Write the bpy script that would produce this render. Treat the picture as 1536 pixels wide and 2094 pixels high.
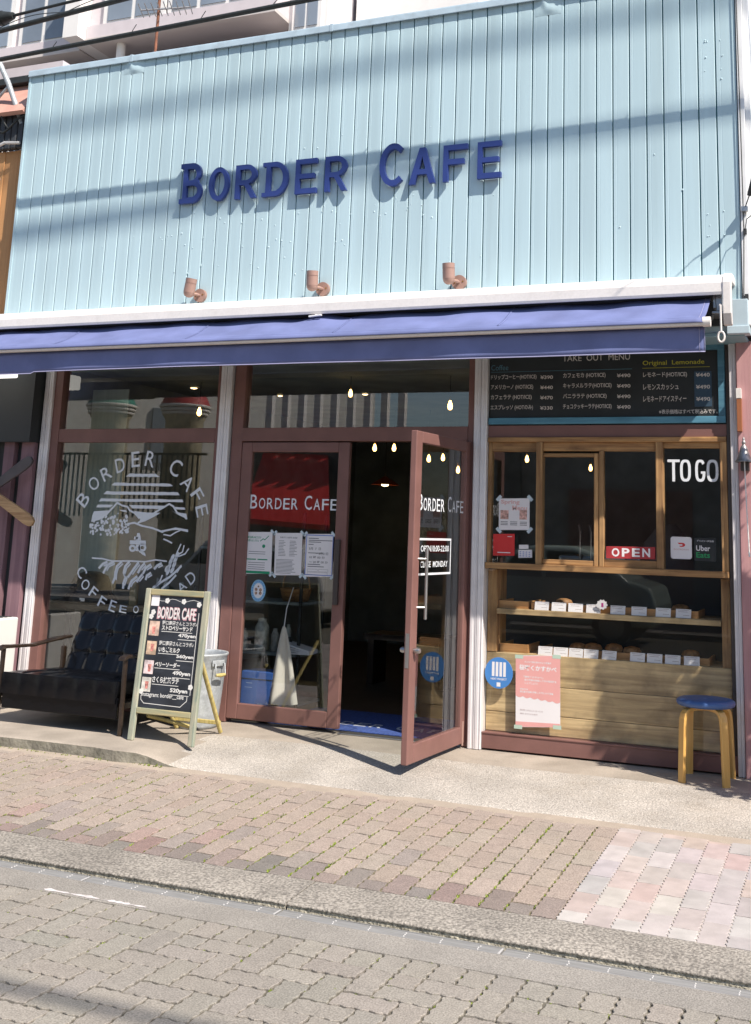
import bpy, math, random
from mathutils import Vector, Matrix
rnd = random.Random(7)
sc = bpy.context.scene
for o in list(bpy.data.objects):
    bpy.data.objects.remove(o)

# ------------------------------------------------------------------ camera
yaw, pit, rol = -0.37845, 0.19608, 0.03085
fw = Vector((math.sin(yaw)*math.cos(pit), math.cos(yaw)*math.cos(pit), math.sin(pit)))
rt = Vector((math.cos(yaw), -math.sin(yaw), 0))
up = rt.cross(fw)
r2 = rt*math.cos(rol) + up*math.sin(rol)
u2 = up*math.cos(rol) - rt*math.sin(rol)
cam = bpy.data.cameras.new('camera')
cam.sensor_fit = 'HORIZONTAL'; cam.sensor_width = 36.0
cam.lens = 2249.17/1536*36
cam.shift_x = (768-873.2)/1536; cam.shift_y = (641.0-1047)/1536
cam.clip_start = 0.05; cam.clip_end = 500
co = bpy.data.objects.new('camera', cam)
mw = Matrix((r2, u2, -fw)).transposed().to_4x4()
mw.translation = Vector((2.443, -7.2, 1.383))
co.matrix_world = mw
sc.collection.objects.link(co); sc.camera = co

# ------------------------------------------------------------------ light
LD = Vector((-1.73, 1.0, -2.25)).normalized()          # direction the sunlight travels
EL = math.asin(-LD.z); AZ = math.atan2(-LD.x, -LD.y)
w = bpy.data.worlds.new('World'); sc.world = w; w.use_nodes = True
nt = w.node_tree; nt.nodes.clear()
sky = nt.nodes.new('ShaderNodeTexSky'); sky.sky_type = 'NISHITA'; sky.sun_disc = False
sky.sun_elevation = EL; sky.sun_rotation = AZ; sky.air_density = 1.0; sky.dust_density = 0.6; sky.ozone_density = 1.5
bg = nt.nodes.new('ShaderNodeBackground'); bg.inputs[1].default_value = 0.105
wo = nt.nodes.new('ShaderNodeOutputWorld')
nt.links.new(sky.outputs[0], bg.inputs[0]); nt.links.new(bg.outputs[0], wo.inputs[0])
sl = bpy.data.lights.new('sun', 'SUN'); sl.energy = 5.0; sl.angle = math.radians(0.55)
sl.color = (1.0, 0.91, 0.81)
so = bpy.data.objects.new('sun', sl); so.rotation_euler = LD.to_track_quat('-Z', 'Y').to_euler()
so.location = (6, -8, 12); sc.collection.objects.link(so)
sc.view_settings.view_transform = 'Standard'; sc.view_settings.look = 'None'
sc.view_settings.gamma = 1.0; sc.view_settings.use_curve_mapping = False
sc.view_settings.exposure = 0.56
sc.cycles.max_bounces = 8; sc.cycles.transparent_max_bounces = 16
sc.cycles.glossy_bounces = 4; sc.cycles.diffuse_bounces = 4
sc.cycles.caustics_reflective = False; sc.cycles.caustics_refractive = False
sc.cycles.sample_clamp_indirect = 6.0
sc.cycles.use_denoising = True

# ------------------------------------------------------------------ materials
MATS = {}
def N(nt, t, **k):
    n = nt.nodes.new(t)
    for a, b in k.items(): setattr(n, a, b)
    return n
def mat(name, col, rough=0.6, metal=0.0, var=0.0, vscale=6.0, bump=0.0, bscale=60.0, stretch=None,
        col2=None, spec=0.5, objcol=False, detail=6.0, coat=0.0, speck=0.0, sscale=250.0, dirt=0.0, dscale=1.2, dcol=(0.05,0.045,0.04)):
    if name in MATS: return MATS[name]
    m = bpy.data.materials.new(name); m.use_nodes = True
    nt = m.node_tree; b = nt.nodes['Principled BSDF']
    b.inputs['Roughness'].default_value = rough; b.inputs['Metallic'].default_value = metal
    b.inputs['Specular IOR Level'].default_value = spec
    if coat: b.inputs['Coat Weight'].default_value = coat; b.inputs['Coat Roughness'].default_value = 0.105
    tc = N(nt, 'ShaderNodeTexCoord'); mp = N(nt, 'ShaderNodeMapping')
    gm = N(nt, 'ShaderNodeNewGeometry')
    nt.links.new(gm.outputs['Position'], mp.inputs[0])
    if stretch: mp.inputs['Scale'].default_value = stretch
    src = None
    if objcol:
        oi = N(nt, 'ShaderNodeObjectInfo'); src = oi.outputs['Color']
    def chain(fac_socket, colA, colB, lo, hi):
        r = N(nt, 'ShaderNodeMapRange'); r.inputs[1].default_value = lo; r.inputs[2].default_value = hi
        nt.links.new(fac_socket, r.inputs[0])
        mx = N(nt, 'ShaderNodeMix', data_type='RGBA')
        nt.links.new(r.outputs[0], mx.inputs[0])
        for s, c in ((mx.inputs[6], colA), (mx.inputs[7], colB)):
            if isinstance(c, tuple): s.default_value = (*c, 1)
            else: nt.links.new(c, s)
        return mx.outputs[2]
    cur = src if src is not None else tuple(col)
    def scaled(c, k):
        if isinstance(c, tuple): return tuple(min(1, x*k) for x in c)
        v = N(nt, 'ShaderNodeVectorMath', operation='SCALE'); v.inputs['Scale'].default_value = k
        nt.links.new(c, v.inputs[0]); return v.outputs[0]
    if var or col2:
        n = N(nt, 'ShaderNodeTexNoise'); n.inputs['Scale'].default_value = vscale; n.inputs['Detail'].default_value = detail
        nt.links.new(mp.outputs[0], n.inputs['Vector'])
        cur = chain(n.outputs[0], scaled(cur, 1-var), tuple(col2) if col2 else scaled(cur, 1+var), 0.35, 0.65)
    if speck:
        n = N(nt, 'ShaderNodeTexNoise'); n.inputs['Scale'].default_value = sscale; n.inputs['Detail'].default_value = 3
        nt.links.new(gm.outputs['Position'], n.inputs['Vector'])
        cur = chain(n.outputs[0], scaled(cur, 1-speck), scaled(cur, 1+speck), 0.36, 0.64)
    if dirt:
        n = N(nt, 'ShaderNodeTexNoise'); n.inputs['Scale'].default_value = dscale; n.inputs['Detail'].default_value = 8
        n.inputs['Roughness'].default_value = 0.65
        nt.links.new(mp.outputs[0], n.inputs['Vector'])
        r = N(nt, 'ShaderNodeMapRange'); r.inputs[1].default_value = 0.5; r.inputs[2].default_value = 0.75
        r.inputs[4].default_value = dirt; nt.links.new(n.outputs[0], r.inputs[0])
        mx = N(nt, 'ShaderNodeMix', data_type='RGBA'); nt.links.new(r.outputs[0], mx.inputs[0])
        if isinstance(cur, tuple): mx.inputs[6].default_value = (*cur, 1)
        else: nt.links.new(cur, mx.inputs[6])
        mx.inputs[7].default_value = (*dcol, 1); cur = mx.outputs[2]
    if isinstance(cur, tuple): b.inputs['Base Color'].default_value = (*cur, 1)
    else: nt.links.new(cur, b.inputs['Base Color'])
    if bump:
        n = N(nt, 'ShaderNodeTexNoise'); n.inputs['Scale'].default_value = bscale; n.inputs['Detail'].default_value = 5
        nt.links.new(mp.outputs[0], n.inputs['Vector'])
        bp = N(nt, 'ShaderNodeBump'); bp.inputs['Strength'].default_value = 1.0; bp.inputs['Distance'].default_value = bump
        nt.links.new(n.outputs[0], bp.inputs['Height']); nt.links.new(bp.outputs[0], b.inputs['Normal'])
    MATS[name] = m
    return m
def wood(name, colA, colB, axis='x', rough=0.6, scale=1.0, dirt=0.35, coat=0.0, dlo=0.5, dhi=0.72):
    """grain running along one axis, colour shifted per board"""
    if name in MATS: return MATS[name]
    m = bpy.data.materials.new(name); m.use_nodes = True
    nt = m.node_tree; b = nt.nodes['Principled BSDF']; b.inputs['Roughness'].default_value = rough
    if coat: b.inputs['Coat Weight'].default_value = coat
    gm = N(nt, 'ShaderNodeNewGeometry'); oi = N(nt, 'ShaderNodeObjectInfo')
    ad = N(nt, 'ShaderNodeVectorMath', operation='MULTIPLY_ADD')
    cmb = N(nt, 'ShaderNodeCombineXYZ')
    for k in range(3): nt.links.new(oi.outputs['Random'], cmb.inputs[k])
    ad.inputs[1].default_value = (13.0, 7.0, 9.0)
    nt.links.new(cmb.outputs[0], ad.inputs[0]); nt.links.new(gm.outputs['Position'], ad.inputs[2])
    s = {'x': (2, 40, 40), 'z': (40, 40, 2), 'y': (40, 2, 40)}[axis]
    mp = N(nt, 'ShaderNodeMapping'); mp.inputs['Scale'].default_value = tuple(q*scale for q in s)
    nt.links.new(ad.outputs[0], mp.inputs[0])
    n = N(nt, 'ShaderNodeTexNoise'); n.inputs['Scale'].default_value = 1.0; n.inputs['Detail'].default_value = 8
    n.inputs['Distortion'].default_value = 0.6; n.inputs['Roughness'].default_value = 0.62
    nt.links.new(mp.outputs[0], n.inputs['Vector'])
    r = N(nt, 'ShaderNodeValToRGB'); e = r.color_ramp.elements
    e[0].position = 0.32; e[0].color = (*colA, 1); e[1].position = 0.66; e[1].color = (*colB, 1)
    nt.links.new(n.outputs[0], r.inputs[0])
    n2 = N(nt, 'ShaderNodeTexNoise'); n2.inputs['Scale'].default_value = 5.0; n2.inputs['Detail'].default_value = 6
    nt.links.new(ad.outputs[0], n2.inputs['Vector'])
    r2_ = N(nt, 'ShaderNodeMapRange'); r2_.inputs[1].default_value = dlo; r2_.inputs[2].default_value = dhi; r2_.inputs[4].default_value = dirt
    nt.links.new(n2.outputs[0], r2_.inputs[0])
    mx = N(nt, 'ShaderNodeMix', data_type='RGBA'); nt.links.new(r2_.outputs[0], mx.inputs[0])
    nt.links.new(r.outputs[0], mx.inputs[6]); mx.inputs[7].default_value = (*[c*0.35 for c in colA], 1)
    hv = N(nt, 'ShaderNodeHueSaturation'); vr = N(nt, 'ShaderNodeMapRange')
    vr.inputs[3].default_value = 0.8; vr.inputs[4].default_value = 1.2
    nt.links.new(oi.outputs['Random'], vr.inputs[0]); nt.links.new(vr.outputs[0], hv.inputs['Value'])
    nt.links.new(mx.outputs[2], hv.inputs['Color']); nt.links.new(hv.outputs[0], b.inputs['Base Color'])
    bp = N(nt, 'ShaderNodeBump'); bp.inputs['Distance'].default_value = 0.002
    nt.links.new(n.outputs[0], bp.inputs['Height']); nt.links.new(bp.outputs[0], b.inputs['Normal'])
    MATS[name] = m
    return m
def emis(name, col, st):
    if name in MATS: return MATS[name]
    m = bpy.data.materials.new(name); m.use_nodes = True; nt = m.node_tree
    b = nt.nodes['Principled BSDF']; b.inputs['Base Color'].default_value = (*col, 1)
    b.inputs['Emission Color'].default_value = (*col, 1); b.inputs['Emission Strength'].default_value = st
    MATS[name] = m; return m
def glass(name, tint=(0.86, 0.9, 0.88), ior=1.5, rough=0.0):
    m = bpy.data.materials.new(name); m.use_nodes = True; nt = m.node_tree; nt.nodes.clear()
    o = N(nt, 'ShaderNodeOutputMaterial'); t = N(nt, 'ShaderNodeBsdfTransparent'); g = N(nt, 'ShaderNodeBsdfGlossy')
    f = N(nt, 'ShaderNodeFresnel'); mx = N(nt, 'ShaderNodeMixShader')
    t.inputs[0].default_value = (*tint, 1); g.inputs['Roughness'].default_value = rough; f.inputs[0].default_value = ior
    ge = N(nt, 'ShaderNodeNewGeometry'); inv = N(nt, 'ShaderNodeMath', operation='SUBTRACT'); inv.inputs[0].default_value = 1.0
    ml = N(nt, 'ShaderNodeMath', operation='MULTIPLY')          # one reflection per pane: only from its outer faces
    nt.links.new(ge.outputs['Backfacing'], inv.inputs[1]); nt.links.new(f.outputs[0], ml.inputs[0]); nt.links.new(inv.outputs[0], ml.inputs[1])
    nt.links.new(ml.outputs[0], mx.inputs[0]); nt.links.new(t.outputs[0], mx.inputs[1]); nt.links.new(g.outputs[0], mx.inputs[2])
    nt.links.new(mx.outputs[0], o.inputs[0]); MATS[name] = m; return m

M_GLASS = glass('pane_glass', (0.97, 0.985, 0.975), 2.25)
M_GLASS2 = glass('display_glass', (0.985, 0.99, 0.985), 1.55)
M_CLAD = mat('clad_blue', (0.455, 0.605, 0.66), 0.42, var=0.06, vscale=7, bump=0.0006, bscale=9, stretch=(1, 1, 0.06), spec=0.4, dirt=0.22, dscale=9.0, dcol=(0.33,0.42,0.44))
M_CLADCAP = mat('cap_flashing', (0.46, 0.58, 0.66), 0.45, var=0.08, dirt=0.3, dscale=14, dcol=(0.2,0.2,0.2))
M_TRIM = mat('white_trim', (0.78, 0.79, 0.80), 0.45, var=0.04, dirt=0.15, dscale=5, dcol=(0.35,0.33,0.30))
M_ALU = mat('post_aluminium', (0.76, 0.74, 0.75), 0.38, metal=0.15, var=0.04, dirt=0.2, dscale=8, dcol=(0.33,0.31,0.29))
M_FRAME = mat('frame_redbrown', (0.205, 0.105, 0.092), 0.45, var=0.09, vscale=5, spec=0.35, dirt=0.35, dscale=7, dcol=(0.17,0.09,0.07))
M_DARKFRAME = mat('frame_dark_bronze', (0.055, 0.045, 0.042), 0.45, var=0.1)
M_HOUS = mat('awning_cover_white', (0.72, 0.69, 0.66), 0.5, var=0.03, speck=0.03, sscale=60, dirt=0.25, dscale=16, dcol=(0.45,0.42,0.38))
M_FAB = mat('awning_fabric_blue', (0.15, 0.178, 0.35), 0.8, var=0.12, vscale=4, bump=0.001, bscale=14, speck=0.05, sscale=500, dirt=0.12, dscale=6, dcol=(0.25,0.25,0.45), spec=0.2)
M_HEM = mat('fabric_hem', (0.33, 0.33, 0.5), 0.85)
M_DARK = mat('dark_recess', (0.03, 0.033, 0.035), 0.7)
M_SIGN = mat('sign_navy', (0.028, 0.05, 0.21), 0.35, var=0.05)
M_SPOT = mat('spot_copper_pink', (0.33, 0.205, 0.17), 0.5, var=0.04, spec=0.5)
M_VINYL = mat('white_vinyl', (0.72, 0.76, 0.80), 0.5)
M_WHITE = mat('white_paint', (0.78, 0.78, 0.77), 0.5)
M_PAPER = mat('paper', (0.76, 0.74, 0.75), 0.7, var=0.02)
M_INK = mat('ink_grey', (0.12, 0.12, 0.13), 0.8)
M_GREEN = mat('ink_green', (0.02, 0.28, 0.14), 0.8)
M_BLUEINK = mat('ink_blue', (0.12, 0.2, 0.55), 0.8)
M_TAPE = mat('tape', (0.55, 0.66, 0.72), 0.35)
M_BOARD = mat('menu_black', (0.018, 0.022, 0.024), 0.55, var=0.2, vscale=5)
M_CHALK = mat('chalkboard', (0.022, 0.026, 0.034), 0.5, var=0.35, vscale=6, stretch=(1,1,3))
M_MBLUE = wood('menu_frame_blue', (0.05, 0.16, 0.24), (0.10, 0.27, 0.37), 'x', 0.6, dirt=0.2)
M_CREAM = mat('menu_cream', (0.62, 0.58, 0.55), 0.7)
M_YELL = mat('menu_yellow', (0.42, 0.38, 0.04), 0.7)
M_TEAL = mat('menu_teal', (0.09, 0.20, 0.26), 0.7)
M_WOODX = wood('old_timber_x', (0.20, 0.10, 0.04), (0.47, 0.27, 0.11), 'x', 0.7, dirt=.6)
M_WOODZ = wood('old_timber_z', (0.22, 0.11, 0.045), (0.50, 0.30, 0.13), 'z', 0.7, dirt=.6)
M_PLANK = wood('counter_plank', (0.35, 0.235, 0.115), (0.76, 0.56, 0.30), 'x', 0.75, scale=0.6, dirt=0.62, dlo=0.44, dhi=0.66)
M_TRAY = wood('tray_pine', (0.42, 0.20, 0.07), (0.58, 0.32, 0.13), 'x', 0.55, dirt=0.1)
M_STOOL = wood('stool_birch', (0.56, 0.30, 0.07), (0.66, 0.40, 0.12), 'z', 0.4, dirt=0.05, coat=0.3)
M_STOOLSEAT = mat('stool_vinyl_blue', (0.055, 0.12, 0.30), 0.4, var=0.06)
M_LEATHER = mat('black_leather', (0.003, 0.0035, 0.005), 0.22, var=0.2, bump=0.0008, bscale=60, spec=0.25)
M_SOFAWOOD = wood('sofa_walnut', (0.012, 0.008, 0.006), (0.034, 0.021, 0.013), 'y', 0.35, dirt=0.3, coat=0.3)
M_ABOARDZ = wood('aboard_green_wood', (0.20, 0.26, 0.21), (0.42, 0.39, 0.29), 'z', 0.7, dirt=0.2)
M_ABOARDX = wood('aboard_green_wood_x', (0.22, 0.27, 0.20), (0.50, 0.40, 0.20), 'x', 0.7, dirt=0.2)
M_ABACK = wood('aboard_raw_wood', (0.42, 0.34, 0.10), (0.60, 0.50, 0.22), 'z', 0.7, dirt=0.1)
M_ZINC = mat('galvanised', (0.40, 0.43, 0.45), 0.5, metal=0.25, var=0.16, vscale=22, speck=0.08, sscale=70)
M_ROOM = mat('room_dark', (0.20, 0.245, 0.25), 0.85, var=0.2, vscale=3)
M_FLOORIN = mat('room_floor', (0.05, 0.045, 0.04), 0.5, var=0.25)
M_BULB = emis('filament_bulb', (1.0, 0.56, 0.17), 7.0)
M_DOWN = emis('downlight_glow', (1.0, 0.68, 0.34), 5.0)
M_BRASS = mat('brass', (0.45, 0.26, 0.08), 0.35, metal=0.9)
M_CABLE = mat('cable_black', (0.022, 0.026, 0.026), 0.6, var=0.25, vscale=20)
M_STEEL = mat('steel', (0.40, 0.40, 0.40), 0.32, metal=0.85)
M_RED = mat('sticker_red', (0.62, 0.03, 0.03), 0.5)
M_PINK = mat('poster_pink', (0.72, 0.36, 0.34), 0.7, var=0.03)
M_BLUEPL = mat('round_blue', (0.06, 0.22, 0.55), 0.5)
M_PINKWALL = wood('pink_boards', (0.42, 0.22, 0.23), (0.52, 0.29, 0.29), 'z', 0.75, scale=0.5, dirt=0.12)
M_MAUVE = wood('mauve_boards', (0.19, 0.105, 0.125), (0.27, 0.16, 0.18), 'z', 0.7, scale=0.5, dirt=0.2)
M_ORANGE = wood('orange_boards', (0.50, 0.24, 0.09), (0.62, 0.33, 0.14), 'z', 0.65, scale=0.5, dirt=0.08)
M_CORR = mat('corrugated_dark', (0.045, 0.048, 0.055), 0.5, var=0.1)
M_ROOFPINK = mat('roof_pink', (0.56, 0.31, 0.25), 0.6, var=0.08, vscale=8)
M_APT = mat('apt_grey', (0.30, 0.285, 0.32), 0.8, var=0.05)
M_APTTILE = mat('apt_tile', (0.62, 0.56, 0.58), 0.6, var=0.03)
M_APTW = mat('apt_white', (0.78, 0.76, 0.74), 0.6, var=0.02)
M_APTGLASS = mat('apt_window', (0.22, 0.26, 0.31), 0.12, var=0.2, vscale=0.7, spec=0.8)

# ------------------------------------------------------------------ mesh helpers
COL = sc.collection
class MB:
    def __init__(s): s.v = []; s.f = []; s.mi = []; s.k = 0; s.sm = []
    def add(s, vs, fs, smooth=False):
        o = len(s.v); s.v += [tuple(v) for v in vs]
        for f in fs: s.f.append([i+o for i in f]); s.mi.append(s.k); s.sm.append(smooth)
        return s
    def box(s, x0, x1, y0, y1, z0, z1):
        return s.add([(x0,y0,z0),(x1,y0,z0),(x1,y1,z0),(x0,y1,z0),(x0,y0,z1),(x1,y0,z1),(x1,y1,z1),(x0,y1,z1)],
              [(0,3,2,1),(4,5,6,7),(0,1,5,4),(1,2,6,5),(2,3,7,6),(3,0,4,7)])
    def prism(s, poly, y0, y1):                      # polygon in XZ pushed along Y
        n = len(poly); a = sum(poly[i][0]*poly[(i+1)%n][1]-poly[(i+1)%n][0]*poly[i][1] for i in range(n))
        if a < 0: poly = poly[::-1]
        vs = [(x,y0,z) for x,z in poly]+[(x,y1,z) for x,z in poly]
        fs = [tuple(range(n)), tuple(range(2*n-1,n-1,-1))]+[(i,i+n,(i+1)%n+n,(i+1)%n) for i in range(n)]
        return s.add(vs, fs)
    def prismx(s, poly, x0, x1):                     # polygon in YZ pushed along X
        n = len(poly); a = sum(poly[i][0]*poly[(i+1)%n][1]-poly[(i+1)%n][0]*poly[i][1] for i in range(n))
        if a > 0: poly = poly[::-1]
        vs = [(x0,y,z) for y,z in poly]+[(x1,y,z) for y,z in poly]
        fs = [tuple(range(n)), tuple(range(2*n-1,n-1,-1))]+[(i,i+n,(i+1)%n+n,(i+1)%n) for i in range(n)]
        return s.add(vs, fs)
    def flat(s, poly, y):                            # flat print on an XZ surface, facing -Y
        n = len(poly); a = sum(poly[i][0]*poly[(i+1)%n][1]-poly[(i+1)%n][0]*poly[i][1] for i in range(n))
        if a < 0: poly = poly[::-1]
        return s.add([(x,y,z) for x,z in poly], [tuple(range(n))])
    def rect(s, x0, x1, z0, z1, y): return s.flat([(x0,z0),(x1,z0),(x1,z1),(x0,z1)], y)
    def disc(s, cx, cz, r, y, n=20, rz=None):
        rz = rz or r
        return s.flat([(cx+r*math.cos(2*math.pi*i/n), cz+rz*math.sin(2*math.pi*i/n)) for i in range(n)], y)
    def stroke(s, pts, wd, y):                       # ribbon in XZ
        for (a, b) in zip(pts[:-1], pts[1:]):
            dx, dz = b[0]-a[0], b[1]-a[1]; L = math.hypot(dx, dz) or 1
            nx, nz = -dz/L*wd/2, dx/L*wd/2; ex, ez = dx/L*wd*.3, dz/L*wd*.3
            s.flat([(a[0]-ex+nx,a[1]-ez+nz),(b[0]+ex+nx,b[1]+ez+nz),(b[0]+ex-nx,b[1]+ez-nz),(a[0]-ex-nx,a[1]-ez-nz)], y)
            y -= 0.00003
        return s
    def tube(s, pts, r, n=8, cap=True):
        pts = [Vector(p) for p in pts]; rs = r if isinstance(r, (list, tuple)) else [r]*len(pts)
        rings = []
        prev = None
        for i, p in enumerate(pts):
            t = (pts[min(i+1,len(pts)-1)]-pts[max(i-1,0)]).normalized()
            if prev is None:
                a = Vector((0,0,1)) if abs(t.z) < .9 else Vector((1,0,0))
                u = t.cross(a).normalized()
            else: u = (prev - t*prev.dot(t)).normalized()
            prev = u; v = t.cross(u)
            rings.append([p+(u*math.cos(2*math.pi*k/n)+v*math.sin(2*math.pi*k/n))*rs[i] for k in range(n)])
        vs = [q for R in rings for q in R]; fs = []
        for i in range(len(rings)-1):
            for k in range(n): fs.append((i*n+k, i*n+(k+1)%n, (i+1)*n+(k+1)%n, (i+1)*n+k))
        s.add(vs, fs, True)
        if cap: s.add(rings[0], [tuple(range(n-1,-1,-1))]); s.add(rings[-1], [tuple(range(n))])
        return s
    def lathe(s, prof, n=24, c=(0,0,0), smooth=True):
        vs = []; fs = []
        for r, z in prof:
            for k in range(n): vs.append((c[0]+r*math.cos(2*math.pi*k/n), c[1]+r*math.sin(2*math.pi*k/n), c[2]+z))
        for i in range(len(prof)-1):
            for k in range(n): fs.append((i*n+k, i*n+(k+1)%n, (i+1)*n+(k+1)%n, (i+1)*n+k))
        return s.add(vs, fs, smooth)
    def obox(s, c, ax, ay, az):                      # oriented box by half vectors
        c, ax, ay, az = map(Vector, (c, ax, ay, az))
        vs = [c+ax*i+ay*j+az*k for k in (-1,1) for j in (-1,1) for i in (-1,1)]
        return s.add(vs, [(0,2,3,1),(4,5,7,6),(0,1,5,4),(1,3,7,5),(3,2,6,7),(2,0,4,6)])
    def build(s, name, mats, parent=None, bev=0.0, seg=2, loc=None, rotz=None):
        me = bpy.data.meshes.new(name); me.from_pydata(s.v, [], s.f); me.update()
        for m in (mats if isinstance(mats, (list, tuple)) else [mats]): me.materials.append(m)
        me.polygons.foreach_set('material_index', s.mi); me.polygons.foreach_set('use_smooth', s.sm)
        o = bpy.data.objects.new(name, me); COL.objects.link(o)
        if bev:
            md = o.modifiers.new('bevel', 'BEVEL'); md.width = bev; md.segments = seg; md.limit_method = 'ANGLE'; md.angle_limit = 0.6
        if parent: o.parent = parent
        if loc: o.location = loc
        if rotz is not None: o.rotation_euler.z = rotz
        return o
def tag(o, label, cat, group=None):
    o['label'] = label; o['category'] = cat
    if group: o['group'] = group
    return o
def thing(name, label, cat, loc=(0,0,0), rotz=0, group=None):
    o = bpy.data.objects.new(name, None); COL.objects.link(o); o.empty_display_size = 0.1
    o.location = loc; o.rotation_euler.z = rotz
    return tag(o, label, cat, group)
def struct(o): o['kind'] = 'structure'; return o
def stuff(o): o['kind'] = 'stuff'; return o
def copy(o, parent=None):
    c = o.copy(); COL.objects.link(c); c.parent = parent; return c
TXT = {}
def textgeo(t, bold=0.0):
    if (t, bold) in TXT: return TXT[(t, bold)]
    cu = bpy.data.curves.new('lettering', 'FONT'); cu.body = t; cu.resolution_u = 3; cu.offset = bold
    ob = bpy.data.objects.new('lettering', cu)
    me = bpy.data.meshes.new_from_object(ob)
    vs = [(v.co.x, v.co.y) for v in me.vertices]; fs = [tuple(p.vertices) for p in me.polygons]
    bpy.data.objects.remove(ob); bpy.data.curves.remove(cu); bpy.data.meshes.remove(me)
    if not vs: vs = [(0,0),(1,0),(1,1)]; fs = []
    TXT[(t, bold)] = (vs, fs); return vs, fs
def text(mb, t, x0, x1, z0, z1, y, bold=0.0, rot=0.0, fit=True, shear=0.0):
    """letters stretched into the rectangle x0..x1, z0..z1 on an XZ surface"""
    vs, fs = textgeo(t, bold)
    ax, bx = min(v[0] for v in vs), max(v[0] for v in vs); az, bz = min(v[1] for v in vs), max(v[1] for v in vs)
    sx = (x1-x0)/max(bx-ax, 1e-6); sz = (z1-z0)/max(bz-az, 1e-6)
    out = [(x0+(v[0]-ax)*sx+shear*(v[1]-az)*sz, z0+(v[1]-az)*sz) for v in vs]
    if rot:
        cx, cz = (x0+x1)/2, (z0+z1)/2; c, s_ = math.cos(rot), math.sin(rot)
        out = [(cx+(a-cx)*c-(b-cz)*s_, cz+(a-cx)*s_+(b-cz)*c) for a, b in out]
    mb.add([(a, y, b) for a, b in out], fs)
def smallcaps(mbs, words, x0, x1, z0, zbig, y, ratio=0.78, bold=0.0, gap=0.09, wfac=1.0):
    """BORDER CAFE set with a tall first letter in each word"""
    units = []; pos = 0.0
    mbs = mbs if isinstance(mbs, list) else [mbs]*len(words)
    for q, wd in enumerate(words):
        for i, ch in enumerate(wd):
            wch = (0.62 if i == 0 else 0.56)*wfac
            units.append((ch, pos, wch, i == 0, mbs[q])); pos += wch+gap+0.06
        pos += 0.42
    tot = pos-0.42-gap-0.06; k = (x1-x0)/tot
    for ch, p, wch, big, mb in units:
        text(mb, ch, x0+p*k, x0+(p+wch)*k, z0, z0+(zbig-z0)*(1 if big else ratio), y, bold)

# ------------------------------------------------------------------ ground, sidewalk, road
def zs(y): return -0.07+0.05*(y+1.155)
M_GROUND = mat('ground_earth', (0.22, 0.20, 0.18), 0.9, var=0.1)
M_CONC = mat('apron_smooth', (0.345,0.302,0.252), 0.8, var=0.16, vscale=3, speck=0.10, sscale=120, bump=0.001, bscale=70, dirt=0.45, dscale=2.4, dcol=(0.21,0.18,0.14))
M_PEB = mat('apron_washed', (0.395,0.365,0.325), 0.85, var=0.14, vscale=2.2, speck=0.34, sscale=120, bump=0.005, bscale=120, dirt=0.5, dscale=1.6, dcol=(0.27,0.225,0.165))
M_STEP = mat('step_face', (0.220,0.207,0.167), 0.9, var=0.25, vscale=12, bump=0.006, bscale=50, dirt=0.5, dscale=9, dcol=(0.09,0.10,0.05))
M_KERB = mat('kerb_concrete', (0.264,0.242,0.211), 0.88, var=0.16, vscale=3, speck=0.42, sscale=85, bump=0.006, bscale=100, dirt=0.4, dscale=5, dcol=(0.16,0.15,0.13))
M_KFACE = mat('kerb_face', (0.40, 0.37, 0.29), 0.9, speck=0.45, sscale=90, bump=0.010, bscale=80, dirt=0.3, dscale=14, dcol=(0.07,0.075,0.06))
M_GUT = mat('gutter_concrete', (0.264,0.246,0.220), 0.88, var=0.1, vscale=3, speck=0.26, sscale=150, bump=0.003, bscale=140, dirt=0.4, dscale=4, dcol=(0.2,0.185,0.165))
M_PAVE = mat('paver_concrete', (1,1,1), 0.85, var=0.05, vscale=16, speck=0.24, sscale=150, bump=0.0025, bscale=200, objcol=True, dirt=0.14, dscale=9, dcol=(0.2,0.185,0.165))
M_PAVEN = mat('paver_new', (1,1,1), 0.7, var=0.10, vscale=11, speck=0.05, sscale=300, objcol=True, col2=None, dirt=0.30, dscale=12, dcol=(0.46,0.40,0.40))
M_JOINT = mat('joint_sand', (0.15, 0.135, 0.075), 0.95, var=0.3, vscale=25, bump=0.003, bscale=120)
M_SAND = mat('drift_sand', (0.361,0.304,0.246), 0.95, var=0.08, vscale=8, speck=0.10, sscale=200, bump=0.002, bscale=150)
M_RJOINT = mat('road_joint', (0.115, 0.105, 0.082), 0.95, var=0.35, vscale=20, bump=0.003, bscale=120)
M_MOSS = mat('moss', (0.20, 0.25, 0.04), 0.9, var=0.45, vscale=30)
M_PLATE = mat('drain_plate', (0.36, 0.36, 0.355), 0.5, metal=0.35, var=0.2, vscale=8, stretch=(1,30,1), dirt=0.5, dscale=9, dcol=(0.28,0.25,0.2))

g = struct(MB().box(-90, 90, -90, 90, -0.4, -0.26).build('ground', M_GROUND))

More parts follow.
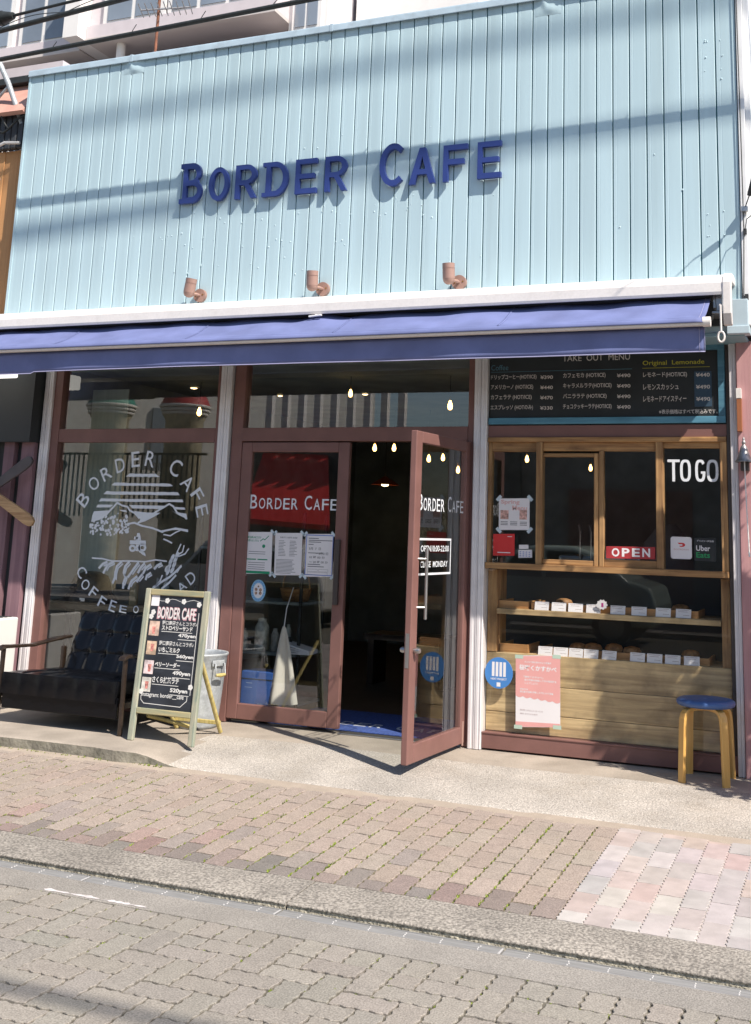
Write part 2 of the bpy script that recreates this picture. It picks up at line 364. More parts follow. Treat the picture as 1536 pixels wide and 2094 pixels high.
# concrete apron in front of the cafe: level by the wall, falling to the sidewalk; a step at its left end
def apron_z(x, y):
    t = min(1, max(0, (x+1.86)/0.42)); t = t*t*(3-2*t)
    k = min(1, max(0, (-0.40-y)/0.755))
    return -0.062*t*(k**1.15)+0.003*math.sin(3.1*x+1)*math.sin(4*y)
xs = [-9+i*0.5 for i in range(14)]+[-2.2+i*0.08 for i in range(14)]+[-1.1+i*0.2 for i in range(18)]+[2.6+i*0.7 for i in range(6)]
ys = [0.12, 0.0, -0.12, -0.25, -0.4, -0.5, -0.6, -0.7, -0.8, -0.9, -1.0, -1.08, -1.135, -1.155]
mb = MB(); n = len(ys); vs = []; fs = []
for x in xs:
    for y in ys:
        jit = 0.012*math.sin(x*7.3)+0.008*math.sin(x*17) if y == ys[-1] else 0
        vs.append((x, y+jit, apron_z(x, y)-(0.006 if y == ys[-1] else 0)))
mb.v = vs
for i in range(len(xs)-1):
    for j in range(n-1):
        xm = (xs[i]+xs[i+1])/2; ym = (ys[j]+ys[j+1])/2
        rough = ym < -0.4 and xm > -1.72-0.25*(ym+0.4)
        mb.f.append([i*n+j, i*n+j+1, (i+1)*n+j+1, (i+1)*n+j]); mb.mi.append(1 if rough else 0); mb.sm.append(True)
mb.k = 2
for i in range(len(xs)-1):
    a, b = vs[i*n+n-1], vs[(i+1)*n+n-1]
    mb.add([a, b, (b[0], b[1]-0.006, -0.2), (a[0], a[1]-0.006, -0.2)], [(0,3,2,1)])
apron = struct(mb.build('concrete_apron', [M_CONC, M_PEB, M_STEP]))

# sidewalk: sand bed with one block per paver
sidewalk = struct(MB().add([(-14,-1.15,zs(-1.15)-.0075),(9,-1.15,zs(-1.15)-.0075),(9,-2.49,zs(-2.49)-.0075),(-14,-2.49,zs(-2.49)-.0075)], [(0,3,2,1)])
                  .build('sidewalk', M_JOINT))
PW = 0.1113
def paver_mesh(name, L, amp, gap, per, short_amp, m, along='y', bv=.0018):
    """wavy-edged block lying along Y, centred on its own origin, top at z=0"""
    hw = PW/2-gap/2; hl = L/2-gap/2; pts = []
    nl = 16 if L > 0.12 else 8; npd = per*L/0.2226
    for i in range(nl+1):
        y = -hl+2*hl*i/nl; pts.append((hw+amp*math.sin(2*math.pi*npd*((y+L/2)/L)), y))
    for i in range(1, 3): x = hw-2*hw*i/3; pts.append((x, hl+short_amp*math.sin(2*math.pi*(x+PW/2)/PW)))
    for i in range(nl, -1, -1):
        y = -hl+2*hl*i/nl; pts.append((-hw+amp*math.sin(2*math.pi*npd*((y+L/2)/L)), y))
    for i in range(1, 3): x = -hw+2*hw*i/3; pts.append((x, -hl+short_amp*math.sin(2*math.pi*(x+PW/2)/PW)))
    k = len(pts); vs = [(x*(1-bv/hw), y*(1-bv/hl), 0) for x, y in pts]+[(x, y, -bv*1.1) for x, y in pts]+[(x, y, -.03) for x, y in pts]
    fs = [tuple(range(k))]
    for r in (0, 1):
        for i in range(k): fs.append((r*k+i, (r+1)*k+i, (r+1)*k+(i+1)%k, r*k+(i+1)%k))
    if along == 'x': vs = [(y, -x, z) for x, y, z in vs]
    me = bpy.data.meshes.new(name); me.from_pydata(vs, [], fs); me.update(); me.materials.append(m); return me
OLD_F = paver_mesh('paver', 2*PW, 0.0038, 0.0100, 4, 0.0025, M_PAVE); OLD_H = paver_mesh('paver', PW, 0.0038, 0.0100, 4, 0.0025, M_PAVE)
NEW_F = paver_mesh('paver', 2*PW, 0.0058, 0.0045, 6, 0.002, M_PAVEN, 'y', .0012); NEW_H = paver_mesh('paver', PW, 0.0058, 0.0045, 6, 0.002, M_PAVEN, 'y', .0012)
SL = math.atan(0.05)
def put(me, x, y, z, rx, col, parent, jz=0.0015, jr=0.006):
    o = bpy.data.objects.new('paver', me); COL.objects.link(o); o.parent = parent
    o.location = (x, y, z+rnd.uniform(-jz, jz)); o.rotation_euler = (rx+rnd.uniform(-jr, jr), rnd.uniform(-jr, jr), rnd.uniform(-.006, .006))
    o.color = (*col, 1); return o
def vary(c, k=0.08, h=0.012):
    v = 1+rnd.uniform(-k, k); return tuple(max(.01, q*v*(1+rnd.uniform(-h, h))) for q in c)
OLDC = [(0.332,0.275,0.231),(0.320,0.270,0.229),(0.336,0.280,0.237),(0.327,0.270,0.229),(0.324,0.262,0.220)]
REDC = [(0.255,0.180,0.158),(0.235,0.178,0.158),(0.215,0.186,0.166),(0.200,0.180,0.162),(0.238,0.192,0.170)]
NEWC = [(0.42,0.365,0.345),(0.39,0.36,0.35),(0.42,0.335,0.305),(0.405,0.365,0.35),(0.43,0.375,0.355),(0.37,0.345,0.34),(0.425,0.345,0.315),(0.44,0.40,0.38)]
rest = MB(); restcols = []
YK = -2.487
for c in range(-60, 34):
    x = 1.208+PW*(c+0.5); new = c >= 0
    y = YK; first = True; half = (c % 2 == 0)
    while y < -1.165:
        L = PW if (half and first) else 2*PW
        if y+L > -1.10: L = PW
        yc = y+L/2
        seen = (-1.45-(yc+2.49)*1.16-0.15) < x < 2.15
        if first: col = vary(rnd.choice(REDC), .1) if not new else (0.45,0.425,0.40) if c in (0,2,4,8) else vary(rnd.choice(NEWC), .05)
        elif new: col = vary(rnd.choice(NEWC), .06, .03)
        else:
            col = vary(rnd.choice(OLDC), .045)
            if yc < -2.1 and rnd.random() < .22: col = vary((0.335,0.245,0.215), .06)
            elif yc < -2.0 and rnd.random() < .2: col = vary((0.28,0.24,0.215), .06)
        me = (NEW_F if L > .15 else NEW_H) if new else (OLD_F if L > .15 else OLD_H)
        if seen: put(me, x, yc, zs(yc), SL, col, sidewalk)
        else:
            rest.box(x-PW/2+.004, x+PW/2-.004, yc-L/2+.004, yc+L/2-.004, zs(yc)-.03, zs(yc)-.001)
        y += L; first = False
M_PREST = mat('paver_far', (0.321,0.264,0.233), 0.85, var=0.14, vscale=5, speck=0.2, sscale=200)
stuff(rest.build('paver_field', M_PREST, sidewalk))
MB().add([(1.211,-1.16,zs(-1.16)-.0035),(6,-1.16,zs(-1.16)-.0035),(6,-2.488,zs(-2.488)-.0035),(1.211,-2.488,zs(-2.488)-.0035)], [(0,3,2,1)]).build('jointing_sand', mat('light_sand', (.36,.325,.29), .95, var=.25, vscale=40), sidewalk)
# sand washed up along the apron edge
mb = MB(); pts = []
for i in range(160):
    x = -7+i*0.075; pts.append((x, -1.205-0.035*abs(math.sin(x*2.3))-0.03*rnd.random()))
vs = []; fs = []
for i, (x, y) in enumerate(pts): vs += [(x, -1.145, zs(-1.15)+.006), (x, (y-1.15)/2, zs(y)+.0045), (x, y, zs(y)-.003)]
for i in range(len(pts)-1):
    for j in (0, 1): fs.append((i*3+j, i*3+j+1, i*3+3+j+1, i*3+3+j))
stuff(mb.add(vs, fs, True).build('drift_sand', M_SAND, sidewalk))
# moss in the joints
mb = MB()
def clump(x, y, z, s):
    for k in range(rnd.randint(3, 6)):
        a = rnd.uniform(0, 6.28); r = s*rnd.uniform(.2, 1); px, py = x+math.cos(a)*r*.5, y+math.sin(a)*r
        h = s*rnd.uniform(.5, 1.1); d = s*.35; b = rnd.uniform(0, 3.14)
        mb.add([(px-d*math.cos(b), py-d*math.sin(b), z), (px+d*math.cos(b), py+d*math.sin(b), z), (px+rnd.uniform(-d,d), py+rnd.uniform(-d,d), z+h)], [(0,1,2)])
        mb.add([(px, py-d, z+h*.3), (px+d, py, z+h*.35), (px, py+d, z+h*.3), (px-d, py, z+h*.35)], [(0,1,2,3)])
for c in range(-44, 0):
    x = 1.208+PW*c
    base = rnd.uniform(.15, 1.0)
    y = YK
    while y < -1.3:
        y += rnd.uniform(.006, .026)
        p = base*(0.55 if -2.1 < y < -1.5 else .8)*(1.0 if x > -1.6 else .6)
        if rnd.random() < p: clump(x+rnd.uniform(-.002,.002), y, zs(y)-.0075, rnd.uniform(.008, .017))
for i in range(420):
    c = rnd.randint(-44, -1); y = rnd.uniform(-2.47, -1.4); k = round((y-YK)/PW); y = YK+k*PW; x = 1.208+PW*c+rnd.uniform(0, PW)
    clump(x, y, zs(y)-.0075, rnd.uniform(.006, .011))
for i in range(90):                                   # tufts on the left step's foot
    x = rnd.uniform(-3.4, -1.6); clump(x, -1.168, zs(-1.16), rnd.uniform(.006, .016)*(1 if x < -1.75 else 1.3))
stuff(mb.build('moss', M_MOSS, sidewalk))

# kerb, gutter, drain plates
kerb = bpy.data.objects.new('kerb', None); COL.objects.link(kerb); struct(kerb)
for i in range(-6, 5):
    x0 = 0.13+2.0*i; x1 = x0+1.992
    k = MB()
    zt0, zt1 = zs(-2.49)-.001, zs(-2.757)
    prof = [(-2.489, -0.22), (-2.489, zt0), (-2.735, zt1), (-2.750, zt1-.003), (-2.757, zt1-.011)]
    nseg = 40; vs = []
    for s_ in range(nseg+1):
        x = x0+(x1-x0)*s_/nseg
        for q, (yy, zz) in enumerate(prof): vs.append((x, yy, zz))
        vs.append((x, -2.7515+rnd.uniform(-.0012,.0012), zt1-.0115)); vs.append((x, -2.7535+rnd.uniform(-.002,.002), -.205))
    m_ = len(prof)+2; fs = []; mi = []
    for s_ in range(nseg):
        for q in range(m_-1):
            k.k = 1 if q >= 4 else 0
            k.f.append([s_*m_+q, s_*m_+q+1, (s_+1)*m_+q+1, (s_+1)*m_+q]); k.mi.append(k.k); k.sm.append(q in (2,3))
    k.v = vs
    k.k = 0; k.add([vs[q] for q in range(m_)], [tuple(range(m_))]); k.add([vs[nseg*m_+q] for q in range(m_)], [tuple(range(m_-1,-1,-1))])
    k.build('kerb_stone', [M_KERB, M_KFACE], kerb)
gutter = struct(MB().box(-14, 9, -3.014, -2.83, -0.24, -0.1785).build('gutter', M_GUT, None, .003))
MB().box(-14, 9, -2.83, -2.75, -0.24, -0.192).build('channel_bed', M_GUT, gutter)
plate_me = None
for i in range(-7, 6):
    x0 = 0.115+0.97*i
    p = MB().box(x0+.004, x0+.966, -2.8285, -2.7665, -0.19, -0.1795)
    p.box(x0+.004, x0+.966, -2.7645, -2.7605, -0.19, -0.1775)
    p.k = 1
    for s_ in range(6):
        for q in range(3): p.lathe([(.004,0),(.003,.002),(0,.0025)], 8, (x0+.10+s_*.155+rnd.uniform(-.004,.004), -2.815+q*.017, -.1796))
    p.box(x0+.957, x0+.9655, -2.828, -2.767, -.1794, -.1785)
    p.build('drain_plate', [M_PLATE, mat('plate_stud', (.47,.46,.45), .6)], gutter, .0008, 1)
# remains of a painted line by the road edge
mb = MB(); a = []; b = []
for i in range(28):
    x = -0.925+i*0.0195; wv = max(.001,.005+.014*rnd.random()**2+.006*math.sin(i*.7))
    if i in (0, 27): wv = .003
    a.append((x, -2.996+wv, -.1772)); b.append((x, -2.996-wv*.6, -.1772))
vs = a+b; fs = [(i, i+28, i+29, i+1) for i in range(27)]
stuff(mb.add(vs, fs).build('line_paint', mat('worn_paint', (.62,.58,.57), .8, dirt=.8, dscale=30, dcol=(.3,.28,.26)), gutter))

# road pavers: one header course, then herringbone
ZR = -0.18
road = struct(MB().add([(-60,-3.013,ZR-.0065),(60,-3.013,ZR-.0065),(60,-11.2,ZR-.0065),(-60,-11.2,ZR-.0065)], [(0,3,2,1)]).build('road', M_RJOINT))
RY_F = paver_mesh('paver', 2*PW, 0.0046, 0.0100, 4, 0.0034, M_PAVE); RY_H = paver_mesh('paver', PW, 0.0046, 0.0100, 4, 0.0034, M_PAVE)
RX_F = paver_mesh('paver', 2*PW, 0.0046, 0.0100, 4, 0.0034, M_PAVE, 'x')
HD = paver_mesh('paver', 0.153, 0.0046, 0.0100, 4, 0.0034, M_PAVE)
ROADC = [(0.272,0.249,0.216),(0.279,0.256,0.222),(0.266,0.244,0.212),(0.274,0.249,0.216),(0.259,0.240,0.209)]
rest = MB()
def rput(me, x, y, L, ax):
    if -1.9-(y+3.0)*-0.9 < x < 2.35 and y > -4.2 and x > -1.55+(-3.0-y)*0.75:
        put(me, x, y, ZR, 0, vary(rnd.choice(ROADC), .06), road, .002, .008)
    elif abs(x) < 9:
        hx, hy = (L/2, PW/2) if ax == 'x' else (PW/2, L/2)
        rest.box(x-hx+.004, x+hx-.004, y-hy+.004, y+hy-.004, ZR-.03, ZR-.001)
for c in range(-80, 80):
    rput(HD, 0.02+PW*(c+.5), -3.0165-.0765, 0.153, 'y')
YT = -3.0165-.153
for cy in range(0, 34):
    for cx in range(-80, 80):
        k = (cx+cy) % 4; x = 0.02+PW*cx; y = YT-PW*cy           # cy counts away from the cafe
        if k == 0: rput(RX_F, x+PW, y-PW/2, 2*PW, 'x')
        elif k == 2:
            rput(RY_F, x+PW/2, y-PW, 2*PW, 'y')
        elif k == 3 and cy == 0: rput(RY_H, x+PW/2, y-PW/2, PW, 'y')
M_RREST = mat('road_far', (0.282,0.251,0.229), 0.85, var=0.12, vscale=4, speck=0.2, sscale=200)
stuff(rest.build('paver_field', M_RREST, road))
mb = MB()
for i in range(160):
    x = rnd.uniform(-1.6, 2.2); y = rnd.choice([-3.016, YT, YT-PW, YT-2*PW])+rnd.uniform(-.003,.003)
    clump(x, y, ZR-.0065, rnd.uniform(.004, .010))
for i in range(60):
    x = 0.02+PW*rnd.randint(-14, 20); y = rnd.uniform(-3.5, -3.02); clump(x, y, ZR-.0065, rnd.uniform(.006, .012))
stuff(mb.build('moss', M_MOSS, road))
M_ASPH = mat('far_pavement', (0.25,0.23,0.215), 0.85, var=0.15, vscale=2, speck=0.2)
struct(MB().box(-60, 60, -14.0, -11.2, -0.25, -0.10).build('far_sidewalk', M_ASPH))

# ------------------------------------------------------------------ the cafe
cafe = thing('cafe_building', 'two-storey-high cafe front with pale blue vertical cladding over dark glazed shopfront', 'building')
YC = -0.25; ZT = 5.13; ZB = 2.66
P0 = -3.89; PP = 0.1133
# each cladding board is a panel of its own, separated by a sunken joint
edges = [-4.02]+[P0+PP*i for i in range(50)]+[1.795]
pan_me = {}
def clad_mesh(wd):
    k = round(wd, 4)
    if k in pan_me: return pan_me[k]
    g_ = 0.0044; h = wd/2-g_; c = 0.001; b = 0.012; e = 0.004
    prof = [(-h, b), (-h, c), (-h+c, 0), (-h*.62, 0.0), (-h*.6, .0008), (-h*.56, .0008), (-h*.54, 0), (h*.1, -.0003), (h-e, 0), (h, e), (h, b)]
    n_ = len(prof); zz = [ZB, 3.2, 3.9, 4.5, ZT-.03]
    vs = [(x, y, z) for z in zz for x, y in prof]
    fs = [(j*n_+i, j*n_+i+1, (j+1)*n_+i+1, (j+1)*n_+i) for j in range(len(zz)-1) for i in range(n_-1)]
    me = bpy.data.meshes.new('cladding_panel'); me.from_pydata(vs, [], fs); me.update(); me.materials.append(M_CLAD); pan_me[k] = me; return me
for i in range(len(edges)-1):
    a, b = edges[i], edges[i+1]
    o = bpy.data.objects.new('cladding_panel', clad_mesh(b-a)); COL.objects.link(o); o.parent = cafe
    o.location = ((a+b)/2, YC+rnd.uniform(-.0006, .0006), 0); o.rotation_euler = (0, 0, rnd.uniform(-.004, .004))
MB().box(-4.0, 1.79, YC+.0125, YC+.05, ZB, ZT-.03).build('cladding_backing', mat('joint_teal', (0.02,0.16,0.19), 0.7), cafe)
# dented spots just under the cap
def dent(x0, x1, zb):
    mb = MB(); nx, nz = 14, 10; vs = []; fs = []
    for j in range(nz+1):
        for i in range(nx+1):
            u, v = i/nx, j/nz; x = x0+(x1-x0)*u; z = zb+(ZT-.034-zb)*v
            rim = min(1, u*6, (1-u)*6, v*5)
            d = rim*(.004+.018*v**1.4*math.exp(-((u-.46)/.22)**2)*(1+.5*math.sin(u*15+v*4))+.007*math.exp(-((u-.62)/.13)**2-((v-.35)/.22)**2))
            vs.append((x, YC-.0006-d, z))
    for j in range(nz):
        for i in range(nx): fs.append((j*(nx+1)+i, j*(nx+1)+i+1, (j+1)*(nx+1)+i+1, (j+1)*(nx+1)+i))
    mb.add(vs, fs, True).build('dented_panel', M_CLAD, cafe)
dent(-3.07, -2.865, 4.985); dent(0.43, 0.62, 4.97)
mb = MB().box(-4.035, 1.80, YC-.022, YC+.16, ZT-.03, ZT+.012)
mb.box(-4.035, 1.80, YC-.026, YC-.018, ZT-.045, ZT+.004)
mb.build('roof_cap', M_CLADCAP, cafe, .003)
for xa in (-2.99, -1.17, .62): MB().box(xa-.004, xa+.02, YC-.029, YC-.017, ZT-.046, ZT+.014).build('cap_joint', M_CLADCAP, cafe)
MB().box(-4.04, -4.016, YC-.006, YC+.3, ZB, ZT-.03).build('corner_trim', M_CLAD, cafe)
mb = MB().box(1.797, 1.838, YC-.012, YC+.3, 2.70, ZT+.6); mb.box(1.838, 1.872, YC+.02, YC+.3, 2.70, ZT+.6)
mb.build('corner_trim', M_TRIM, cafe, .003)
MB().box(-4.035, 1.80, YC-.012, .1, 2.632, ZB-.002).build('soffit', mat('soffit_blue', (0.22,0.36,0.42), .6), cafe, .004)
mb = MB().box(1.71, 1.828, YC-.045, YC+.04, 2.66, 2.86); mb.box(1.70, 1.836, YC-.055, YC+.04, 2.640, 2.69)
mb.build('corner_box', mat('corner_box_blue', (0.45,0.56,0.62), .5, var=.05), cafe, .004)
# screws left in the boards
mb = MB()
for i in range(105):
    r = rnd.random()
    if r < .55: x = rnd.uniform(-2.7, .5); z = rnd.choice([3.55, 3.62, 3.70, 3.45, 3.3])+rnd.uniform(-.05,.05)
    elif r < .8: x = rnd.choice([1.60, 1.70])+rnd.uniform(-.01,.01); z = rnd.choice([4.5, 4.42, 4.35, 3.44, 3.36, 3.28, 4.62])+rnd.uniform(-.01,.01)
    else: x = rnd.uniform(-3.6, 1.5); z = rnd.uniform(3.2, 4.3)
    s_ = rnd.uniform(.0035, .0075)
    vs = [(x+s_*math.cos(q*1.0472), YC-.0005, z+s_*math.sin(q*1.0472)) for q in range(6)]+[(x, YC-s_*.9, z)]
    mb.add(vs, [(q, (q+1)%6, 6) for q in range(6)])
stuff(mb.build('screw_heads', M_CLAD, cafe))
MB().box(-4.03, 1.86, YC+.06, 6.2, 2.68, ZT-.06).build('upper_wall', M_APT, cafe)

# posts with ribbed fronts
def post(x, wd, zb=0.004):
    h = wd/2; mb = MB()
    prof = [(-h, .0), (-h, -.10), (-h*.86, -.105), (-h*.5, -.105), (-h*.47, -.101), (-h*.1, -.101), (-h*.08, -.105), (h*.02, -.105), (h*.04, -.098), (h*.12, -.098), (h*.14, -.105), (h*.5, -.105), (h*.53, -.101), (h*.84, -.101), (h*.87, -.105), (h, -.10), (h, 0)]
    n_ = len(prof); vs = [(x+a, b+.105, z) for z in (zb, 2.631) for a, b in prof]
    fs = [(i, i+1, n_+i+1, n_+i) for i in range(n_-1)]+[tuple(range(n_-1, -1, -1)), tuple(range(n_, 2*n_))]
    mb.add(vs, fs).build('post', M_ALU, cafe)
for x, wd in ((-3.73, .085), (-2.052, .096), (0.0, .093), (1.696, .046)): post(x, wd)
def bar(name, x0, x1, y0, y1, z0, z1, m=M_FRAME, bev=.003): return MB().box(x0, x1, y0, y1, z0, z1).build(name, m, cafe, bev)
def pane(x0, x1, z0, z1, y, parent=None): return MB().box(x0, x1, y, y+.006, z0, z1).build('glass_pane', M_GLASS, parent or cafe)
# left shop window
bar('window_frame', -3.688, -3.61, .025, .12, .10, 2.6); bar('window_frame', -2.14, -2.103, .03, .12, .10, 2.6)
bar('window_transom', -3.61, -2.14, .03, .115, 2.006, 2.112); bar('window_sill', -3.688, -2.103, .02, .12, .004, .10)
bar('head_frame', -3.688, 1.668, .035, .115, 2.6, 2.68, M_DARKFRAME)
pane(-3.61, -2.14, .10, 2.006, .065); pane(-3.61, -2.14, 2.112, 2.6, .065)
# door bay
bar('door_jamb', -1.99, -1.897, .03, .125, .004, 2.6); bar('door_jamb', -.098, -.048, .03, .125, .004, 2.6)
bar('transom', -1.897, -.098, .025, .125, 2.012, 2.112); pane(-1.897, -.098, 2.112, 2.6, .07)
bar('threshold', -1.0, -.098, .03, .12, .001, .010, M_STEEL)
# glass double door: the left leaf shut, the right one swung open
def leaf(loc, rot, wd, label, pull=True):
    """hinge at local x=0, leaf runs towards -x, outside is -y"""
    H0, H1 = .03, 2.004; t = .021; sw = .088
    mb = MB()
    mb.box(-sw, 0, -t, t, H0, H1); mb.box(-wd, -wd+sw, -t, t, H0, H1)
    mb.box(-wd+sw, -sw, -t, t, H0, .137); mb.box(-wd+sw, -sw, -t, t, 1.932, H1)
    d = mb.build('door', M_FRAME, cafe, .006, 3, loc, rot); d['label'] = label
    MB().box(-wd+sw, -sw, -.003, .003, .137, 1.932).build('glass_pane', M_GLASS, d)
    # pull handle bar, latch knob
    if not pull:
        lt = [MB(), MB()]; smallcaps(lt, ['BORDER', 'CAFE'], -wd+.088, -.088, 1.515, 1.617, -.0042, bold=.004)
        [q.build('lettering', M_VINYL, d) for q in lt]
        return d
    hb = MB().tube([(-wd+.11, -.062, .86), (-wd+.11, -.062, 1.29)], .010, 10)
    for z in (.93, 1.22): hb.tube([(-wd+.11, -.062, z), (-wd+.075, -.018, z)], .007, 8)
    hb.tube([(-wd+.11, .062, .86), (-wd+.11, .062, 1.29)], .010, 10)
    for z in (.93, 1.22): hb.tube([(-wd+.11, .062, z), (-wd+.075, .018, z)], .007, 8)
    hb.build('pull_handle', M_STEEL, d)
    kb = MB()
    for s_ in (-1, 1): kb.tube([(-wd+.045, s_*.018, .68), (-wd+.045, s_*.05, .68), (-wd+.045, s_*.064, .68)], [.011, .019, .014], 14)
    kb.box(-wd-.0015, -wd+.001, -.012, .012, .58, .78)
    kb.build('latch', M_STEEL, d)
    lt = [MB(), MB()]; smallcaps(lt, ['BORDER', 'CAFE'], -wd+.088, -.088, 1.515, 1.617, -.0042, bold=.004)
    [q.build('lettering', M_VINYL, d) for q in lt]
    return d
dl = leaf((-1.002, .055, 0), 0, .893, 'closed left leaf of the glass door', False)
dr = leaf((-.092, .046, 0), math.radians(86.4), .885, 'right leaf of the glass door swung wide open')
# white frame with opening hours on the open leaf
hs = MB()
for a in ((-.78, -.28, 1.332, 1.345), (-.78, -.28, 1.118, 1.131), (-.78, -.768, 1.118, 1.345), (-.292, -.28, 1.118, 1.345)): hs.rect(*a, -.0044 if a[3]-a[2] < .1 else -.0046)
text(hs, 'OPEN10:00-22:00', -.745, -.315, 1.262, 1.300, -.0044, .012); text(hs, 'CLOSE  MONDAY', -.745, -.330, 1.165, 1.203, -.0044, .012)
hs.build('opening_hours', M_VINYL, dr)
lk = MB().box(-.072, -.035, -.05, -.0215, .86, 1.31); lk.build('door_lock_box', M_DARKFRAME, dl, .004)
MB().tube([(-.09+.0, -.03, .15), (-.09, -.03, .12)], .012, 8).build('hinge_pin', M_SPOT, cafe)
MB().tube([(-.075, -.01, .02), (-.075, -.01, .17)], .008, 8).build('hinge_pin', M_SPOT, cafe)

# right bay: glazing below, timber serving window above
bar('base_frame', .048, 1.672, .02, .12, .012, .112); bar('base_frame_lip', .048, 1.672, .015, .03, .103, .115)
bar('window_frame', 1.648, 1.672, .03, .12, .112, 2.6, M_DARKFRAME)
bar('lintel', .048, 1.648, .04, .12, 2.036, 2.118)
MB().box(.048, 1.648, .048, .054, .112, 1.155).build('glass_pane', M_GLASS2, cafe)
def tim(x0, x1, z0, z1, y0=.035, y1=.105, m=None, nm='timber_frame'):
    return MB().box(x0, x1, y0, y1, z0, z1).build(nm, m or (M_WOODZ if (z1-z0) > (x1-x0) else M_WOODX), cafe, .003)
tim(.05, 1.645, 2.004, 2.036, .025, .11); tim(.05, 1.645, 1.157, 1.196, .015, .11, nm='timber_sill')
tim(.395, .437, 1.196, 2.004, .03); tim(1.196, 1.242, 1.196, 2.004, .03); tim(1.602, 1.645, 1.196, 2.004); tim(.05, .075, 1.196, 2.004, .045)
tim(.787, .818, 1.196, 1.93, .045, .085); tim(.822, .854, 1.196, 1.945, .04, .08)
tim(.437, 1.196, 1.945, 2.004, .05, .1, nm='timber_rail'); tim(.437, .787, 1.905, 1.93, .05, .085, nm='timber_rail'); tim(.437, .787, 1.196, 1.23, .05, .085, nm='timber_rail')
tim(.854, 1.196, 1.196, 1.245, .05, .085, nm='timber_rail'); tim(1.242, 1.602, 1.965, 2.004, .05, .1, nm='timber_rail'); tim(.075, .395, 1.94, 2.004, .05, .1, nm='timber_rail')
pane(.075, .395, 1.196, 1.94, .072); pane(.437, .787, 1.23, 1.905, .068); pane(.854, 1.196, 1.245, 1.945, .062); pane(1.242, 1.602, 1.196, 1.965, .072)
pane(.05, 1.645, 2.118, 2.6, .085)
# planked counter front behind the lower glass
for z0, z1 in ((.115, .235), (.238, .415), (.418, .612)):
    MB().box(.05, 1.64, .092+rnd.uniform(0,.005), .13, z0, z1).build('counter_plank', M_PLANK, cafe, .003)
MB().box(.05, .117, .09, .30, .614, 1.15).build('counter_stile', M_WOODZ, cafe, .003)
MB().box(1.585, 1.64, .095, .30, .614, 1.15).build('counter_stile', M_WOODZ, cafe, .003)
MB().box(.118, 1.584, .078, .5, .862, .897).build('display_shelf', M_PLANK, cafe, .003)
MB().box(.118, 1.584, .132, .5, .585, .611).build('display_shelf', M_PLANK, cafe, .003)
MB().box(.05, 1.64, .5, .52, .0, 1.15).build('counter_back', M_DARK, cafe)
# room shell
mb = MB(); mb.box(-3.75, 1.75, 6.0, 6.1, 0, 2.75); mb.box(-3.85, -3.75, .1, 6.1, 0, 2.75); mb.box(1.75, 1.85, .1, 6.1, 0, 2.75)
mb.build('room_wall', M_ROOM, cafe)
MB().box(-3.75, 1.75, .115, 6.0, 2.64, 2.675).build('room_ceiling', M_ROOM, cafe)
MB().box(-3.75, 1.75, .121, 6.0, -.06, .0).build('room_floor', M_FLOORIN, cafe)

# ------------------------------------------------------------------ wall sign: ten solid letters
sign = thing('wall_sign', 'navy blue raised letters reading BORDER CAFE on the pale blue cladding', 'sign', (-1.1, YC, 3.9))
def arc(cx, cy, rx, ry, a0, a1, n=14): return [(cx+rx*math.cos(math.radians(a0+(a1-a0)*i/n)), cy+ry*math.sin(math.radians(a0+(a1-a0)*i/n))) for i in range(n+1)]
T = .20; TH = .145
def L_E(): return [[(0,0),(1,0),(1,TH),(T,TH),(T,.5-TH*.45),(.9,.5-TH*.45),(.9,.5+TH*.5),(T,.5+TH*.5),(T,1-TH),(1,1-TH),(1,1),(0,1)]]
def L_F(): return [[(0,0),(T,0),(T,.46),(.86,.46),(.86,.46+TH),(T,.46+TH),(T,1-TH),(1,1-TH),(1,1),(0,1)]]
def L_A(): return [[(0,0),(.21,0),(.32,.26),(.68,.26),(.79,0),(1,0),(.61,1),(.39,1)], [(.375,.40),(.5,.76),(.625,.40)]]
def L_O(): return [arc(.5,.5,.5,.5,0,360,30)[:-1], arc(.5,.5,.30,.36,0,360,30)[:-1]]
def L_C():
    o = arc(.56,.5,.56,.5,48,312,26); i = arc(.56,.5,.36,.36,312,48,22)
    return [o+i]
def L_D():
    o = [(-.16,0),(.42,0)]+arc(.42,.5,.58,.5,-90,90,20)[1:]+[(-.16,1),(-.16,1-TH*.8),(0,1-TH*.8),(0,TH*.8),(-.16,TH*.8)]
    i = [(T,TH),(.40,TH)]+arc(.40,.5,.39,.5-TH,-90,90,18)[1:]+[(T,1-TH)]
    return [o, i]
def L_B():
    o = [(-.16,0),(.5,0)]+arc(.5,.28,.5,.28,-90,58,14)[1:]+arc(.46,.76,.46,.24,-48,90,12)+[(-.16,1),(-.16,1-TH*.8),(0,1-TH*.8),(0,TH*.8),(-.16,TH*.8)]
    i1 = [(T,TH),(.5,TH)]+arc(.5,.29,.29,.29-TH,-90,90,12)[1:]+[(T,.435)]
    i2 = [(T,.565),(.46,.565)]+arc(.46,.71,.24,.145,-90,90,12)[1:]+[(T,1-TH)]
    return [o, i1, i2]
def L_R():
    o = [(0,0),(T,0),(T,.40),(.42,.40),(.76,0),(1.0,0),(.64,.43)]+arc(.5,.71,.47,.29,-50,90,14)+[(0,1)]
    i = [(T,.54),(.5,.54)]+arc(.5,.70,.26,.16,-90,90,12)[1:]+[(T,1-TH)]
    return [o, i]
GL = {'B':L_B,'O':L_O,'R':L_R,'D':L_D,'E':L_E,'C':L_C,'A':L_A,'F':L_F}
